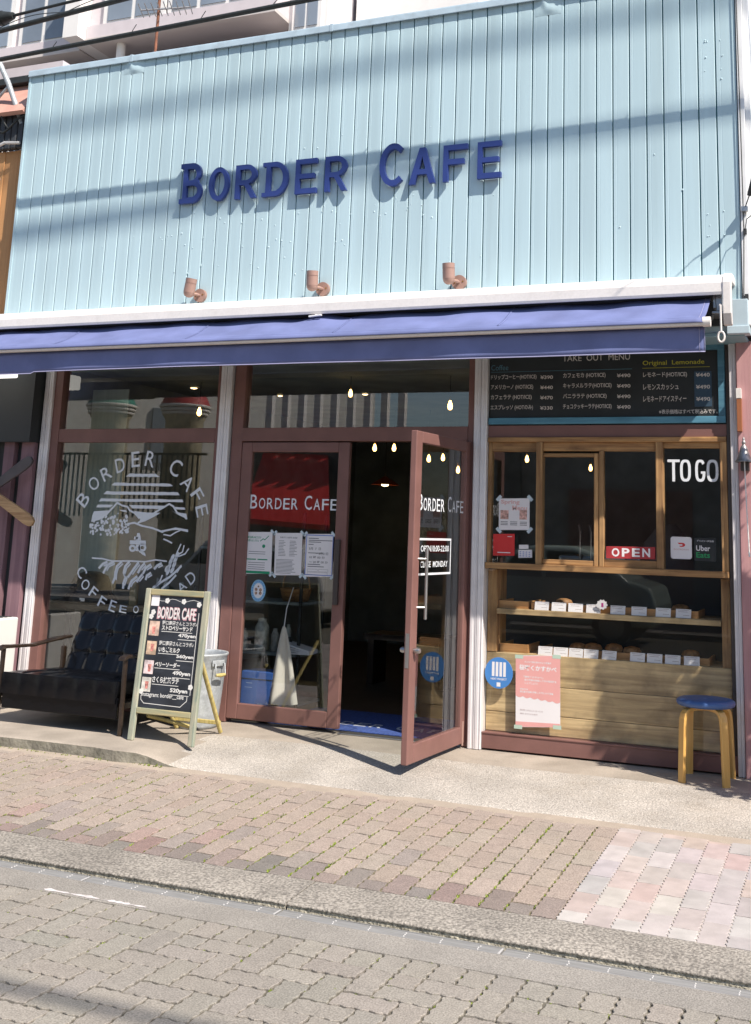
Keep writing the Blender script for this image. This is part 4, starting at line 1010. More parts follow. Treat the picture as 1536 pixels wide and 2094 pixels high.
for ch, cx, cy, rot, h, wd in (('B',545,452,-55,92,62),('O',615,348,-42,88,62),('R',695,282,-31,88,60),('D',787,228,-17,92,58),('E',888,190,-7,98,52),('R',985,188,9,98,58),('C',1150,245,25,105,66),('A',1228,345,42,88,66),('F',1292,424,55,84,56),('E',1322,525,74,86,56),
                              ('C',535,928,48,72,52),('O',560,1010,40,66,50),('F',612,1062,34,70,42),('F',668,1125,27,70,42),('E',738,1150,15,68,42),('E',806,1170,6,44,46),('O',890,1172,-5,44,34),('D',1250,965,-42,72,50),('A',1190,1024,-38,56,52)):
    X, Z = dq(cx, cy); H = h*.00122; Wd = wd*.00148; mb = MB()
    text(mb, ch, X-Wd/2, X+Wd/2, Z-H/2, Z+H/2, YG-.0003, .004, math.radians(-rot))
    W(mb, 'letter', M_VINYL, t)

# --- chalk A-board
ab = thing('chalkboard_stand', 'weathered green wooden A-board with chalk drink menu in front of the sofa', 'chalkboard', (-1.86, -.8, 0))
# front frame leans back: face point (u across, v up the slope)
A0 = Vector((-2.075, -.862, .0)); AU = Vector((1, 0, 0)); AV = Vector((-.030, .125, .955)); AN = AU.cross(AV).normalized()
if AN.y > 0: AN = -AN
AL = AV.length; AVn = AV.normalized()
def apt(u, v, d=0.0): return A0+AU*u+AVn*v+AN*d
def abox(u0, u1, v0, v1, d0, d1): return MB().obox((apt((u0+u1)/2, (v0+v1)/2, (d0+d1)/2)), AU*((u1-u0)/2), AVn*((v1-v0)/2), AN*((d1-d0)/2))
W(abox(0, .042, 0, AL-.002, -.014, .014), 'leg', M_ABOARDZ, ab, bev=.006); W(abox(.458, .50, 0, AL-.002, -.014, .014), 'leg', M_ABOARDZ, ab, bev=.006)
W(abox(.042, .458, AL-.044, AL-.004, -.013, .013), 'top_rail', M_ABOARDX, ab, bev=.005); W(abox(.042, .458, .168, .205, -.013, .013), 'bottom_rail', M_ABOARDX, ab, bev=.005)
W(abox(.042, .458, .205, AL-.044, -.006, .0), 'slate', M_CHALK, ab)
def chalk(m, fn):
    mb = MB(); fn(mb)
    mb.v = [tuple(apt(x, z, .0005-y)) for x, y, z in mb.v]; return W(mb, 'chalk_writing', m, ab)
M_CH = mat('chalk_white', (.66,.66,.64), .9); M_CHP = mat('chalk_pink', (.60,.33,.36), .9)
V0 = .205; V1 = AL-.044; VH = V1-V0
def cv(f): return V1-f*VH                            # 0 top .. 1 bottom
def wr(mb):
    def tx(s, a, b, f0, f1, bold=.02, y=0.0): text(mb, s, a, b, cv(f0), cv(f1), y, bold)
    tx('BORDER CAFE', .112, .405, .205, .105, .012, -.0004)
    tx('野口農園さんとコラボ♪', .155, .425, .262, .225, .012); tx('ストロベリーサンド', .155, .395, .31, .268, .035); tx('470yen', .29, .425, .372, .332, .035)
    tx('野口農園さんとコラボ♪', .150, .415, .445, .405, .012); tx('いちごミルク', .150, .315, .505, .458, .035); tx('560yen', .295, .425, .555, .515, .035)
    tx('ベリーソーダー', .135, .33, .635, .59, .035); tx('490yen', .28, .415, .705, .66, .035)
    tx('さくら抹茶ラテ', .130, .335, .775, .72, .03); tx('520yen', .275, .408, .855, .81, .035)
    tx('Instagram: border__cafe', .06, .385, .91, .862, .012)
    for u0, u1, f in ((.155,.395,.322),(.29,.425,.385),(.150,.315,.518),(.295,.425,.57),(.135,.33,.648),(.28,.415,.72),(.13,.335,.79),(.275,.42,.868)): mb.rect(u0, u1, cv(f)-.0018, cv(f)+.0018, 0)
    mb.stroke([(.058,cv(.895)),(.06,cv(.93)),(.085,cv(.96)),(.365,cv(.965)),(.385,cv(.94)),(.410,cv(.91)),(.410,cv(.875))], .004, 0); mb.rect(.428, .432, cv(.86), cv(.14), 0)
    for a in range(12):
        x = .10+a*.028; mb.stroke([(x,cv(.04+.012*math.sin(a*1.1))),(x+.028,cv(.04+.012*math.sin((a+1)*1.1)))], .0025, -.00005*a)
    for cx, f in ((.175,.045),(.305,.045),(.425,.065),(.428,.79),(.075,.155),(.062,.195),(.055,.86)):
        for k in range(5): mb.disc(cx+.010*math.cos(k*1.2566), cv(f)+.010*math.sin(k*1.2566), .009, -.0006-k*.0001, 9)
chalk(M_CH, wr)
def wr2(mb): text(mb, 'BORDER CAFE', .106, .411, cv(.215), cv(.10), .0, .04)
chalk(M_CHP, wr2)
def pic(u0, u1, f0, f1, m, nm='photo_card'):
    o = abox(u0, u1, cv(f1), cv(f0), .0005, .0018); return W(o, nm, m, ab)
for k, (f0, f1, cA) in enumerate(((.235,.365,(.62,.45,.36)),(.415,.535,(.58,.42,.30)),(.585,.705,(.60,.50,.50)),(.735,.86,(.62,.60,.54)))):
    pic(.058-.002*k, .135-.004*k, f0, f1, mat('drink_photo_%d' % k, cA, .6, var=.35, vscale=22))
pic(.05, .112, .0, .098, M_PAPER, 'blank_card')
def drink(mb):
    for (u, f, c) in ((.085,.315,0),(.09,.47,0),(.088,.65,0),(.082,.80,0)): mb.flat([(u,cv(f+.035)),(u+.02,cv(f+.035)),(u+.024,cv(f-.03)),(u-.004,cv(f-.03))], -.0016)
chalk(mat('drink_red', (.5,.2,.17), .6, var=.5, vscale=60), drink)
# rear prop frame
for u, x in ((.02, -2.05), (.48, -1.70)):
    a = apt(u, .52, -.014); W(MB().tube([a, (x, -.345, .008)], [.017, .017], 4), 'prop_leg', M_ABACK, ab)
W(MB().box(-2.06, -1.70, -.368, -.345, .055, .080), 'prop_rail', M_ABACK, ab, bev=.003)
W(MB().tube([(-1.99,-.79,.15),(-1.86,-.42,.03)], .013, 4), 'prop_stay', M_ABACK, ab)

# --- sofa
sf = thing('sofa', 'low black buttoned leather two-seat sofa with wooden arms under the window', 'sofa', (-2.72, -.5, 0))
def cushion(name, f, nu, nv, th):
    mb = MB(); vs = []; fs = []
    for i in range(nu+1):
        for j in range(nv+1): vs.append(f(i/nu, j/nv))
    for i in range(nu):
        for j in range(nv): fs.append((i*(nv+1)+j, (i+1)*(nv+1)+j, (i+1)*(nv+1)+j+1, i*(nv+1)+j+1))
    mb.add(vs, fs, True); o = W(mb, name, M_LEATHER, sf); sd = o.modifiers.new('thick', 'SOLIDIFY'); sd.thickness = th; sd.offset = -1
    bv = o.modifiers.new('round', 'BEVEL'); bv.width = .022; bv.segments = 3; bv.limit_method = 'ANGLE'; bv.angle_limit = .9
    return o
SX0, SX1 = -3.20, -2.235
def puff(a, b, na, nb, d=.012, groove=.007):
    fa, fb = (a*na) % 1.0, (b*nb) % 1.0
    da, db = min(fa, 1-fa), min(fb, 1-fb)
    g_ = d*(1-math.exp(-(da/.16)**2))*.6+d*.4*(1-math.exp(-((da/.2)**2+(db/.2)**2)))
    if 0 < b < 1: g_ += d*.35*(1-math.exp(-(db/.10)**2))
    return g_-d
cushion('seat_cushion', lambda a, b: (SX0+(SX1-SX0)*a, -.80+.62*b, .34-.03*b+puff(a, b, 6, 2, .020)*min(1, b/.10)**2), 96, 48, .14)
cushion('back_cushion', lambda a, b: (SX0+.045+(SX1-SX0-.05)*a, -.235+.19*b-puff(a, b, 6, 3, .022), .28+.43*b), 96, 48, .09)
mb = MB()
for i in range(1, 6):
    for j in (1, 2):
        a, b = i/6, j/3; mb.lathe([(.010,0),(.008,.004),(0,.006)], 8, (SX0+.045+(SX1-SX0-.05)*a, -.235+.19*b+.004, .28+.43*b))
W(mb, 'button', M_LEATHER, sf)
W(MB().box(SX0, SX1, -.79, -.765, .10, .235), 'front_rail', M_LEATHER, sf, bev=.006)
for sx, x in ((-1, SX0-.045), (1, SX1+.02)):
    W(MB().box(x+.004, x+.032, -.80, -.772, 0, .49), 'leg', M_SOFAWOOD, sf, bev=.008); W(MB().box(x, x+.035, -.16, -.125, 0, .46), 'leg', M_SOFAWOOD, sf, bev=.008)
    vs = []
    pr = [(-.83,.478),(-.825,.505),(-.78,.516),(-.5,.502),(-.25,.527),(-.08,.536),(-.08,.516),(-.25,.505),(-.5,.482),(-.78,.492)]
    W(MB().prismx(pr, x-.012, x+.047), 'armrest', M_SOFAWOOD, sf, bev=.008)
    W(MB().box(x+.005, x+.03, -.77, -.14, .17, .21), 'side_rail', M_SOFAWOOD, sf, bev=.004)

# --- galvanised bin
bn = thing('metal_bucket', 'tall galvanised metal bucket with side handles behind the A-board', 'bucket', (-1.985, -.20, 0))
pr = [(0,.012),(.135,.012),(.138,0),(.142,.0),(.145,.02),(.158,.16),(.172,.33),(.186,.478),(.193,.486),(.195,.495),(.190,.502),(.184,.497),(.180,.48),(.14,.05),(.0,.045)]
W(MB().lathe(pr, 40, (-1.985,-.20,0)), 'body', M_ZINC, bn)
for s_ in (1, -1):
    a = .3 if s_ > 0 else math.pi-.3
    d = Vector((math.cos(a), -abs(math.sin(a)), 0)); c = Vector((-1.985, -.20, 0)); sd = Vector((-d.y, d.x, 0))
    p1 = c+d*.188+Vector((0,0,.44))
    mb = MB().tube([p1+sd*.04, p1+sd*.04+d*.022, p1+sd*.045+d*.03-Vector((0,0,.075)), p1-sd*.045+d*.03-Vector((0,0,.075)), p1-sd*.04+d*.022, p1-sd*.04], .0045, 7)
    h = W(mb, 'handle', M_ZINC, bn); W(MB().tube([p1+sd*.042+d*.03-Vector((0,0,.075)), p1+d*.03-Vector((0,0,.078)), p1-sd*.042+d*.03-Vector((0,0,.075))], [.010,.014,.010], 10), 'grip', M_ABACK, bn)
    W(MB().obox(p1+d*.002, sd*.055, d*.004, (0,0,.02)), 'lug', M_ZINC, bn, bev=.003)

# --- stool
st = thing('stool', 'round stool with blue vinyl seat and bent birch legs by the pink wall', 'stool', (1.515, -.175, 0))
W(MB().lathe([(0,.418),(.150,.418),(.165,.424),(.172,.436),(.170,.449),(.158,.458),(.12,.463),(0,.465)], 48, (1.515,-.175,0)), 'seat', M_STOOLSEAT, st)
for k, (sx, sy) in enumerate(((-1,-1),(1,-1),(-1,1),(1,1))):
    # bent plywood leg: in under the seat, round the corner, straight down
    d = Vector((sx, sy*1.15, 0)).normalized(); t_ = Vector((-d.y, d.x, 0)); c = Vector((1.515, -.175, 0))
    path = [(.02,.408),(.095,.408),(.128,.405),(.152,.396),(.168,.378),(.176,.352),(.180,.31),(.186,.16),(.192,.0)]
    wd, th = .023, .0105; vs = []; n_ = len(path)
    for i, (r, z) in enumerate(path):
        a = path[max(0,i-1)]; b = path[min(n_-1,i+1)]; tr, tz = b[0]-a[0], b[1]-a[1]; L = math.hypot(tr, tz); nr, nz = -tz/L*th, tr/L*th
        for q, s_ in ((1,-1),(1,1),(-1,1),(-1,-1)):
            p = c+d*(r+nr*q)+t_*(wd*s_)+Vector((0,0,max(-.001,z+nz*q) if i < n_-1 else -.001)); vs.append(tuple(p))
    fs = [(i*4+q, i*4+(q+1)%4, i*4+4+(q+1)%4, i*4+4+q) for i in range(n_-1) for q in range(4)]+[(0,1,2,3),((n_-1)*4+3,(n_-1)*4+2,(n_-1)*4+1,(n_-1)*4)]
    W(MB().add(vs, fs), 'leg', M_STOOL, st, bev=.003)

# --- door mat
dm = thing('door_mat', 'blue door mat with white lettering just inside the open doorway', 'door mat', (-.75, .5, .0))
mb = MB().box(-1.62, -.13, .16, .95, .0005, .011); W(mb, 'mat', mat('mat_blue', (.055,.10,.33), .95, var=.25, vscale=60, bump=.003, bscale=300), dm, bev=.004)
lt = [MB(), MB()]; smallcaps(lt, ['BORDER', 'CAFE'], -1.52, -.25, 0, .17, 0, bold=.01)
for mb in lt: mb.v = [(x, .34+z, .0118) for x, y, z in mb.v]; W(mb, 'lettering', mat('mat_white', (.6,.62,.68), .95), dm)

# --- bell and plaque on the pink wall
bl = thing('wall_bell', 'small dark metal bell with white pull cord on the pink wall', 'bell', (1.757, -.03, 1.87))
W(MB().lathe([(.054,0),(.056,.004),(.044,.02),(.033,.05),(.024,.08),(.018,.098),(.010,.106),(.009,.112),(.014,.120),(.010,.130),(.006,.134),(.009,.142),(.004,.152),(0,.158)], 24, (1.762,-.075,1.868)), 'bell_body', mat('bell_metal', (.34,.33,.33), .4, metal=.6, var=.3, vscale=30), bl)
W(MB().box(1.738, 1.79, -.075, -.012, 1.815, 1.872), 'bracket', M_DARKFRAME, bl, bev=.006)
W(MB().tube([(1.764,-.078,1.875),(1.766,-.078,1.75),(1.772,-.074,1.5),(1.778,-.07,1.33),(1.777,-.07,1.318),(1.779,-.07,1.305),(1.778,-.07,1.295)], [.004,.004,.004,.004,.007,.005,.008], 7), 'pull_cord', M_WHITE, bl)
pq = thing('wall_plaque', 'narrow brown wooden plaque with cream top edge above the bell', 'plaque', (1.74, -.02, 2.06))
W(MB().box(1.722, 1.752, -.052, -.02, 2.062, 2.27), 'board', mat('plaque_brown', (.30,.11,.045), .5, var=.1), pq, bev=.002); W(MB().box(1.719, 1.752, -.055, -.02, 2.2705, 2.335), 'top_piece', M_HOUS, pq, bev=.002)

# ------------------------------------------------------------------ inside the cafe
cards1 = (.427,.535,.658,.773,.935,1.069,1.224,1.345); cards2 = (.446,.546,.655,.757,.870,1.051,1.164,1.276,1.396)
M_CARD = mat('price_card', (.74,.72,.73), .7); M_CARDINK = mat('card_ink', (.26,.17,.15), .8)
ORD = ['first','second','third','fourth','fifth','sixth','seventh','eighth','ninth']
def card(x, z, y, lab, grp):
    t = thing('price_card', lab, 'price card', (x+rnd.uniform(-.006,.006), y, z), rnd.uniform(-.12,.12), grp)
    MB().add([(-.048,-.004,0),(.048,-.004,0),(.048,.010,.054),(-.048,.010,.054),(.048,-.002,0),(.048,.012,.054),(-.048,-.002,0),(-.048,.012,.054)], [(0,1,2,3),(1,4,5,2),(6,0,3,7),(3,2,5,7),(4,6,7,5)]).build('card', M_CARD, t)
    mb = MB()
    for k, (a, b, f) in enumerate(((-.038,.034,.82),(-.032,.026,.64),(-.002,.038,.26))):
        zz = f*.054; yy = -.0046+.014*f; mb.add([(a,yy,zz-.004),(b,yy,zz-.004),(b,yy+.0015,zz+.004),(a,yy+.0015,zz+.004)], [(0,1,2,3)])
    mb.add([(-.040,-.0012,.006),(-.012,-.0012,.006),(-.010,.0045,.028),(-.036,.0045,.028)], [(0,1,2,3)])
    mb.build('print', M_CARDINK, t)
for i, x in enumerate(cards1): card(x, .8985, .098, '%s price card from the left on the upper pastry shelf' % ORD[i], 'price cards on the upper shelf')
for i, x in enumerate(cards2): card(x, .6125, .112, '%s price card from the left on the lower pastry shelf' % ORD[i], 'price cards on the lower shelf')
def tray(x0, x1, y0, y1, z, lab, h=.045):
    t = thing('wooden_tray', lab, 'tray', ((x0+x1)/2, y0, z), 0, 'wooden trays in the pastry display')
    W(MB().box(x0, x1, y0, y1, z+.001, z+.008), 'base', M_TRAY, t); W(MB().box(x0, x1, y0, y0+.010, z+.008, z+h), 'front', M_TRAY, t, bev=.002)
    W(MB().box(x0, x0+.010, y0+.0102, y1, z+.008, z+h), 'side', M_TRAY, t); W(MB().box(x1-.010, x1, y0+.0102, y1, z+.008, z+h), 'side', M_TRAY, t)
tray(.12, .318, .150, .44, .611, 'empty orange pine tray at the left of the lower shelf', .055); tray(.40, 1.50, .150, .44, .6115, 'long pine tray behind the cards on the lower shelf')
tray(.12, .325, .125, .44, .897, 'short pine tray at the left of the upper shelf', .05); tray(.345, 1.44, .125, .44, .897, 'long pine tray behind the cards on the upper shelf')
badge = thing('paper_badge', 'white scalloped paper badge with a red number one among the upper cards', 'badge', (.83,.084,.92))
W(MB().prism([(.832+(.034+.004*math.cos(i*2.1*4))*math.cos(i*.2094), .955+(.030+.004*math.cos(i*2.1*4))*math.sin(i*.2094)) for i in range(30)], .082, .084), 'sheet', M_CARD, badge)
mb = MB(); text(mb, '1', .828, .842, .940, .966, .0815, .05); W(mb, 'lettering', mat('magenta', (.4,.03,.2), .7), badge)
M_BREAD = mat('crust', (.30,.15,.06), .6, var=.35, vscale=40)
for i, (x, z) in enumerate(((.62,.66),(.72,.665),(.86,.67),(.98,.66),(.52,.945),(1.3,.945),(1.36,.662))):
    tag(MB().lathe([(0,0),(.05,.004),(.062,.02),(.05,.042),(.02,.052),(0,.053)], 16, (x,.32,z-.035+.008)).build('bread_bun', M_BREAD), '%s baked bun in the pastry display trays' % ORD[i], 'bun', 'buns in the display')
# pendant bulbs and ceiling downlights
def bulb(x, y, z, s, lab):
    s *= .8
    t = thing('pendant_bulb', lab, 'lamp', (x, y, z), 0, 'hanging filament bulbs')
    W(MB().lathe([(0,-.052*s),(.016*s,-.047*s),(.024*s,-.03*s),(.026*s,-.012*s),(.020*s,.015*s),(.012*s,.035*s),(.011*s,.045*s)], 14, (x,y,z)), 'bulb', M_BULB, t)
    W(MB().lathe([(.012*s,.045*s),(.014*s,.05*s),(.014*s,.08*s),(.006*s,.09*s),(0,.09*s)], 12, (x,y,z)), 'socket', M_BRASS, t)
    W(MB().tube([(x,y,z+.09*s),(x,y,2.64)], .003, 6), 'cord', M_CABLE, t)
for i, (x, y, z, s, where) in enumerate(((-1.50,1.05,2.50,.85,'lit filament bulb highest over the door transom'), (-.65,1.15,2.40,1.0,'lit filament bulb right of the door transom'), (-2.36,3.5,2.246,1.0,'left of two lit bulbs seen through the doorway'),
        (-2.137,3.5,2.246,1.0,'right of two lit bulbs seen through the doorway'), (-1.741,3.5,2.135,1.0,'lit bulb seen through the open door near its edge'), (-1.584,3.5,2.146,.95,'middle lit bulb seen through the open door glass'), (-1.415,3.5,2.022,.95,'lowest lit bulb seen through the open door glass'),
        (-3.06,1.2,2.38,1.0,'lit bulb behind the upper left window'), (-3.45,2.5,2.33,.9,'lit bulb beside the post left of the door'), (-.245,2.0,2.03,.8,'lit bulb behind the left serving pane'), (.08,3.0,2.02,.8,'lit bulb behind the middle serving pane'))):
    bulb(x, y, z, s, where)
def down(x, y, z, r, lab):
    t = thing('ceiling_downlight', lab, 'lamp', (x, y, z), 0, 'ceiling downlights')
    W(MB().lathe([(r*1.25,.0),(r*1.2,-.01),(r,-.012),(r*.95,0)], 18, (x,y,z)), 'rim', M_ROOM, t); W(MB().lathe([(r*.95,-.004),(r*.6,-.016),(0,-.02)], 16, (x,y,z)), 'lens', M_DOWN, t)
down(-3.30,1.45,2.638,.04,'round downlight behind the upper left window'); down(-1.85,2.1,2.638,.035,'round downlight behind the door transom'); down(-2.75,2.1,2.638,.03,'small round downlight left in the door transom')
t = thing('hanging_lamp', 'copper-shaded hanging lamp deep inside the open doorway', 'lamp', (-2.88,5,1.92))
W(MB().lathe([(.17,-.02),(.12,.02),(.05,.06),(.02,.08)], 18, (-2.88,5,1.94)), 'shade', mat('lamp_copper', (.35,.08,.03), .4), t); W(MB().lathe([(.05,.01),(.04,-.02),(0,-.03)], 12, (-2.88,5,1.93)), 'bulb', M_DOWN, t); W(MB().tube([(-2.88,5,2.02),(-2.88,5,2.64)], .004, 6), 'cord', M_CABLE, t)
# shop shelf behind the closed leaf
sh = thing('display_rack', 'dark metal rack with shelves behind the closed door leaf', 'shelf', (-1.75,.75,0))
for z in (.06, .42, .80, 1.2): W(MB().box(-2.55, -1.60, .55, .95, z, z+.02), 'shelf_board', M_ROOM, sh)
for x in (-2.55, -1.62):
    for y in (.55, .93): W(MB().box(x, x+.02, y, y+.02, 0, 1.5), 'upright', M_CABLE, sh)
b = thing('gift_box', 'blue cardboard gift box on the floor behind the closed door glass', 'box', (-1.74,.2,0))
W(MB().box(-1.862, -1.606, .17, .36, .062, .345), 'carton', mat('box_blue', (.03,.10,.36), .5, var=.08), b, bev=.003)
W(MB().box(-1.90, -1.40, .165, .42, .02, .060), 'plinth', M_DARK, b)
mb = MB(); mb.rect(-1.82,-1.77,.262,.266,.1695); mb.rect(-1.83,-1.77,.232,.235,.1695); mb.rect(-1.66,-1.625,.08,.105,.1695)
for k in range(4): mb.rect(-1.72, -1.69+.005*k, .085+.012*k, .089+.012*k, .1695)
W(mb, 'print', mat('box_print', (.3,.4,.6), .6), b); W(MB().box(-1.864,-1.604,.168,.362,.29,.296), 'lid_edge', M_CABLE, b)
ap = thing('cloth_apron', 'pale canvas apron hanging by the rack behind the closed door leaf', 'apron', (-1.60,.3,.15))
mb = MB(); vs = []; fs = []
for j in range(15):
    v = j/14; hw_ = .012+.105*v**.8
    for i in range(13):
        u = i/12*2-1; vs.append((-1.537+.02*v+u*hw_, .18+.03*math.sin(u*5+1)*v+.02*u*v, .675-.55*v+.018*abs(u)*v))
for j in range(14):
    for i in range(12): fs.append((j*13+i, j*13+i+1, (j+1)*13+i+1, (j+1)*13+i))
W(mb.add(vs, fs, True), 'cloth', mat('apron_cloth', (.62,.58,.53), .9, var=.04), ap); W(MB().tube([(-1.537,.18,.67),(-1.535,.2,.80),(-1.54,.3,.95)], .004, 6), 'strap', M_PAPER, ap)
sacks = [(-2.14,.62,.44,.09,.16,(.55,.53,.48),'grey paper coffee bag'),(-1.99,.66,.44,.11,.24,(.58,.58,.52),'tall pale coffee bag'),(-1.86,.64,.44,.06,.17,(.4,.38,.34),'slim clear coffee bag'),(-2.23,.60,.44,.05,.15,(.06,.14,.35),'blue drink can'),(-1.72,.60,.44,.06,.12,(.04,.04,.04),'black label card'),(-1.80,.74,.44,.05,.2,(.3,.32,.3),'glass jar')]
for x, y, z, wd, h, c, nm in sacks:
    o = MB().lathe([(wd*.42,0),(wd*.5,.01),(wd*.5,h*.75),(wd*.3,h*.9),(wd*.32,h)], 10, (x,y,z)).build('shelf_goods', mat(nm, c, .5, var=.25, vscale=30)); tag(o, nm+' on the rack behind the closed door leaf', 'goods', 'goods on the rack')
t = thing('wicker_basket', 'wicker basket with tall handle on the rack behind the door', 'basket', (-1.71,.72,.82))
W(MB().lathe([(0,.0),(.10,.0),(.125,.09),(.13,.10),(.12,.095),(.09,.02)], 22, (-1.74,.72,.821)), 'bowl', M_WOODX, t); W(MB().tube([(-1.74+.12*math.cos(k*.2618), .72, .91+.20*math.sin(k*.2618)) for k in range(13)], .007, 6), 'handle', M_WOODX, t)
t = thing('newspaper_stack', 'folded newspapers on the rack beside the door stile', 'newspaper', (-1.66,.56,.44))
for k in range(4): W(MB().obox((-1.62,.58,.452+k*.016), (.12,.02,-.01*k), (-.01,.09,0), (0,0,.006)), 'folded_sheet', M_PAPER, t, bev=.003)
t = thing('shop_bench', 'low wooden bench deep inside the doorway', 'bench', (-1.35,2.5,0))
W(MB().box(-1.9,-1.1,2.4,2.8,.40,.45), 'seat', M_SOFAWOOD, t); W(MB().box(-1.88,-1.82,2.45,2.75,0,.40), 'leg', M_SOFAWOOD, t); W(MB().box(-1.18,-1.12,2.45,2.75,0,.40), 'leg', M_SOFAWOOD, t)
# window ledge goods behind the left window
t = thing('window_ledge', 'dark ledge inside the left window above the sofa', 'shelf', (-2.9,.3,.7)); W(MB().box(-3.70,-2.16,.16,.5,.70,.74), 'board', M_SOFAWOOD, t); W(MB().box(-3.6,-3.55,.3,.35,0,.70), 'bracket', M_CABLE, t); W(MB().box(-2.3,-2.25,.3,.35,0,.70), 'bracket', M_CABLE, t)
t = thing('black_bag', 'soft black cap and bag heaped on the ledge behind the left window', 'bag', (-3.5,.35,.74))
vs = []; mbb = MB().lathe([(.20,0),(.22,.03),(.17,.08),(.155,.16),(.13,.215),(.06,.245),(0,.25)], 20, (-3.42,.36,.741)); W(mbb, 'body', M_LEATHER, t); W(MB().lathe([(0,.002),(.10,.004),(.12,.02),(.05,.03),(0,.03)], 18, (-3.60,.30,.74)), 'brim', M_LEATHER, t); W(MB().rect(-3.36,-3.31,.765,.79,.155), 'tag', M_PAPER, t)
for i, (x, h, r, c) in enumerate(((-2.78,.22,.03,(.35,.38,.4)),(-2.70,.26,.028,(.42,.44,.46)),(-2.55,.2,.04,(.2,.22,.22)),(-3.0,.25,.035,(.35,.27,.14)),(-2.42,.18,.05,(.03,.03,.03)))):
    tag(MB().lathe([(r*.9,0),(r,.01),(r,h*.62),(r*.4,h*.78),(r*.4,h),(0,h)], 12, (x,.36,.741)).build('glass_bottle', mat('bottle_%d' % i, c, .2, var=.1)), ['grey','silver','smoked','amber','black'][i]+' bottle on the ledge behind the left window', 'bottle', 'bottles on the window ledge')
t = thing('window_blind', 'pale grey-green roller screen at the left edge inside the window', 'blind', (-3.66,.25,.1)); W(MB().box(-3.72,-3.35,.55,.56,.75,2.5), 'screen', mat('blind_cloth', (.50,.58,.54), .8, var=.06, stretch=(8,1,.3)), t)
# serving counter machines
t = thing('coffee_machine', 'steel espresso equipment behind the middle serving pane', 'coffee machine', (.55,.9,1.0)); W(MB().box(.35,.95,.8,1.2,.95,1.25), 'body', M_STEEL, t, bev=.02)
for x in (.52,.60,.66): W(MB().tube([(x,.78,1.22),(x,.78,1.42),(x,.74,1.47)], .009, 8), 'tap', M_STEEL, t)
W(MB().box(.30,1.6,.75,1.3,.88,.95), 'counter_top', M_SOFAWOOD, t)
tag(MB().lathe([(.028,0),(.04,.10),(.042,.22),(.03,.23),(0,.23)], 14, (1.10,.80,.95)).build('paper_cup', M_PAPER), 'tall white paper cup behind the OPEN sign', 'cup')
tag(MB().lathe([(.035,0),(.045,.12),(.03,.13),(0,.13)], 14, (1.45,.80,.95)).build('metal_cup', M_ZINC), 'grey metal cup behind the TO GO pane', 'cup')
t = thing('barista_shirt', 'pale shirt of a figure standing dimly behind the serving window', 'garment', (1.0,1.6,.9)); W(MB().lathe([(.20,0),(.21,.25),(.19,.45),(.10,.56),(.06,.60)], 16, (1.0,1.7,.9)), 'shirt', mat('shirt_grey', (.22,.22,.23), .9, var=.1), t)

# ------------------------------------------------------------------ neighbours
nb = thing('neighbour_house', 'timber neighbour at left with orange boards over mauve posts', 'building', (-5, 0, 0))
for i in range(12):
    x1 = -4.06-i*.14; W(MB().box(x1-.138, x1, -.12+.004*(i%2), .1, 2.9, 4.50), 'orange_board', M_ORANGE, nb, bev=.004)
for i in range(26):
    x1 = -4.07-i*.065; W(MB().box(x1-.055, x1, -.17, -.10, 4.502, 4.87), 'corrugated_strip', M_CORR, nb, bev=.01)
W(MB().add([(-7,-.26,4.82),(-4.075,-.26,4.80),(-4.075,.02,5.16),(-7,.02,5.22),(-7,-.22,4.80),(-4.075,-.22,4.78),(-4.075,.06,5.14),(-7,.06,5.20)], [(0,1,2,3),(4,7,6,5),(0,4,5,1),(1,5,6,2)]), 'roof_edge', M_ROOFPINK, nb)
W(MB().box(-7,-4.1,.2,.8,5.0,5.45), 'gutter_box', M_APTTILE, nb); W(MB().box(-7,-4.1,-.06,.04,5.16,5.22), 'gutter', M_CABLE, nb)
for x0, x1, y in ((-3.93,-3.80,-.02),(-4.10,-3.995,-.03),(-4.28,-4.20,-.01)): W(MB().box(x0, x1, y, .1, .0, 2.2 if x0 > -4.2 else 1.95), 'mauve_post', M_MAUVE, nb, bev=.004)
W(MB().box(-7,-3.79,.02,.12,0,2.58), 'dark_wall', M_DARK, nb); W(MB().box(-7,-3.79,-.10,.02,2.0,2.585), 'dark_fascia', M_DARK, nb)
sg = thing('sunlit_standin', 'white box made to glow like a sunlit surface under the left end of the awning', 'sign', (-4.2,-.3,2.5)); W(MB().box(-5.2,-3.86,-.42,-.22,2.50,2.62), 'case', emis('sunlit_glow', (1.0,.97,.9), 1.3), sg, bev=.01)  # glow put in for a sunlit surface further back; not a lamp
ac = thing('aircon_unit', 'white outdoor air conditioner with dark grille at the left edge', 'air conditioner', (-3.95,-.3,0))
W(MB().box(-4.5,-3.70,-.5,-.12,.06,.64), 'case', mat('ac_white', (.72,.71,.68), .5, var=.03), ac, bev=.012)
for k in range(7): W(MB().box(-4.45,-3.74,-.47+k*.05,-.45+k*.05,.6403,.6435), 'grille_slot', M_DARK, ac)
W(MB().box(-4.45,-4.35,-.5,-.12,0,.06), 'foot', M_DARK, ac); W(MB().box(-3.85,-3.75,-.5,-.12,0,.06), 'foot', M_DARK, ac)
pr_ = thing('wooden_propeller', 'crossed wooden propeller blades hung on the wall at the left edge', 'ornament', (-4.15,-.12,1.6))
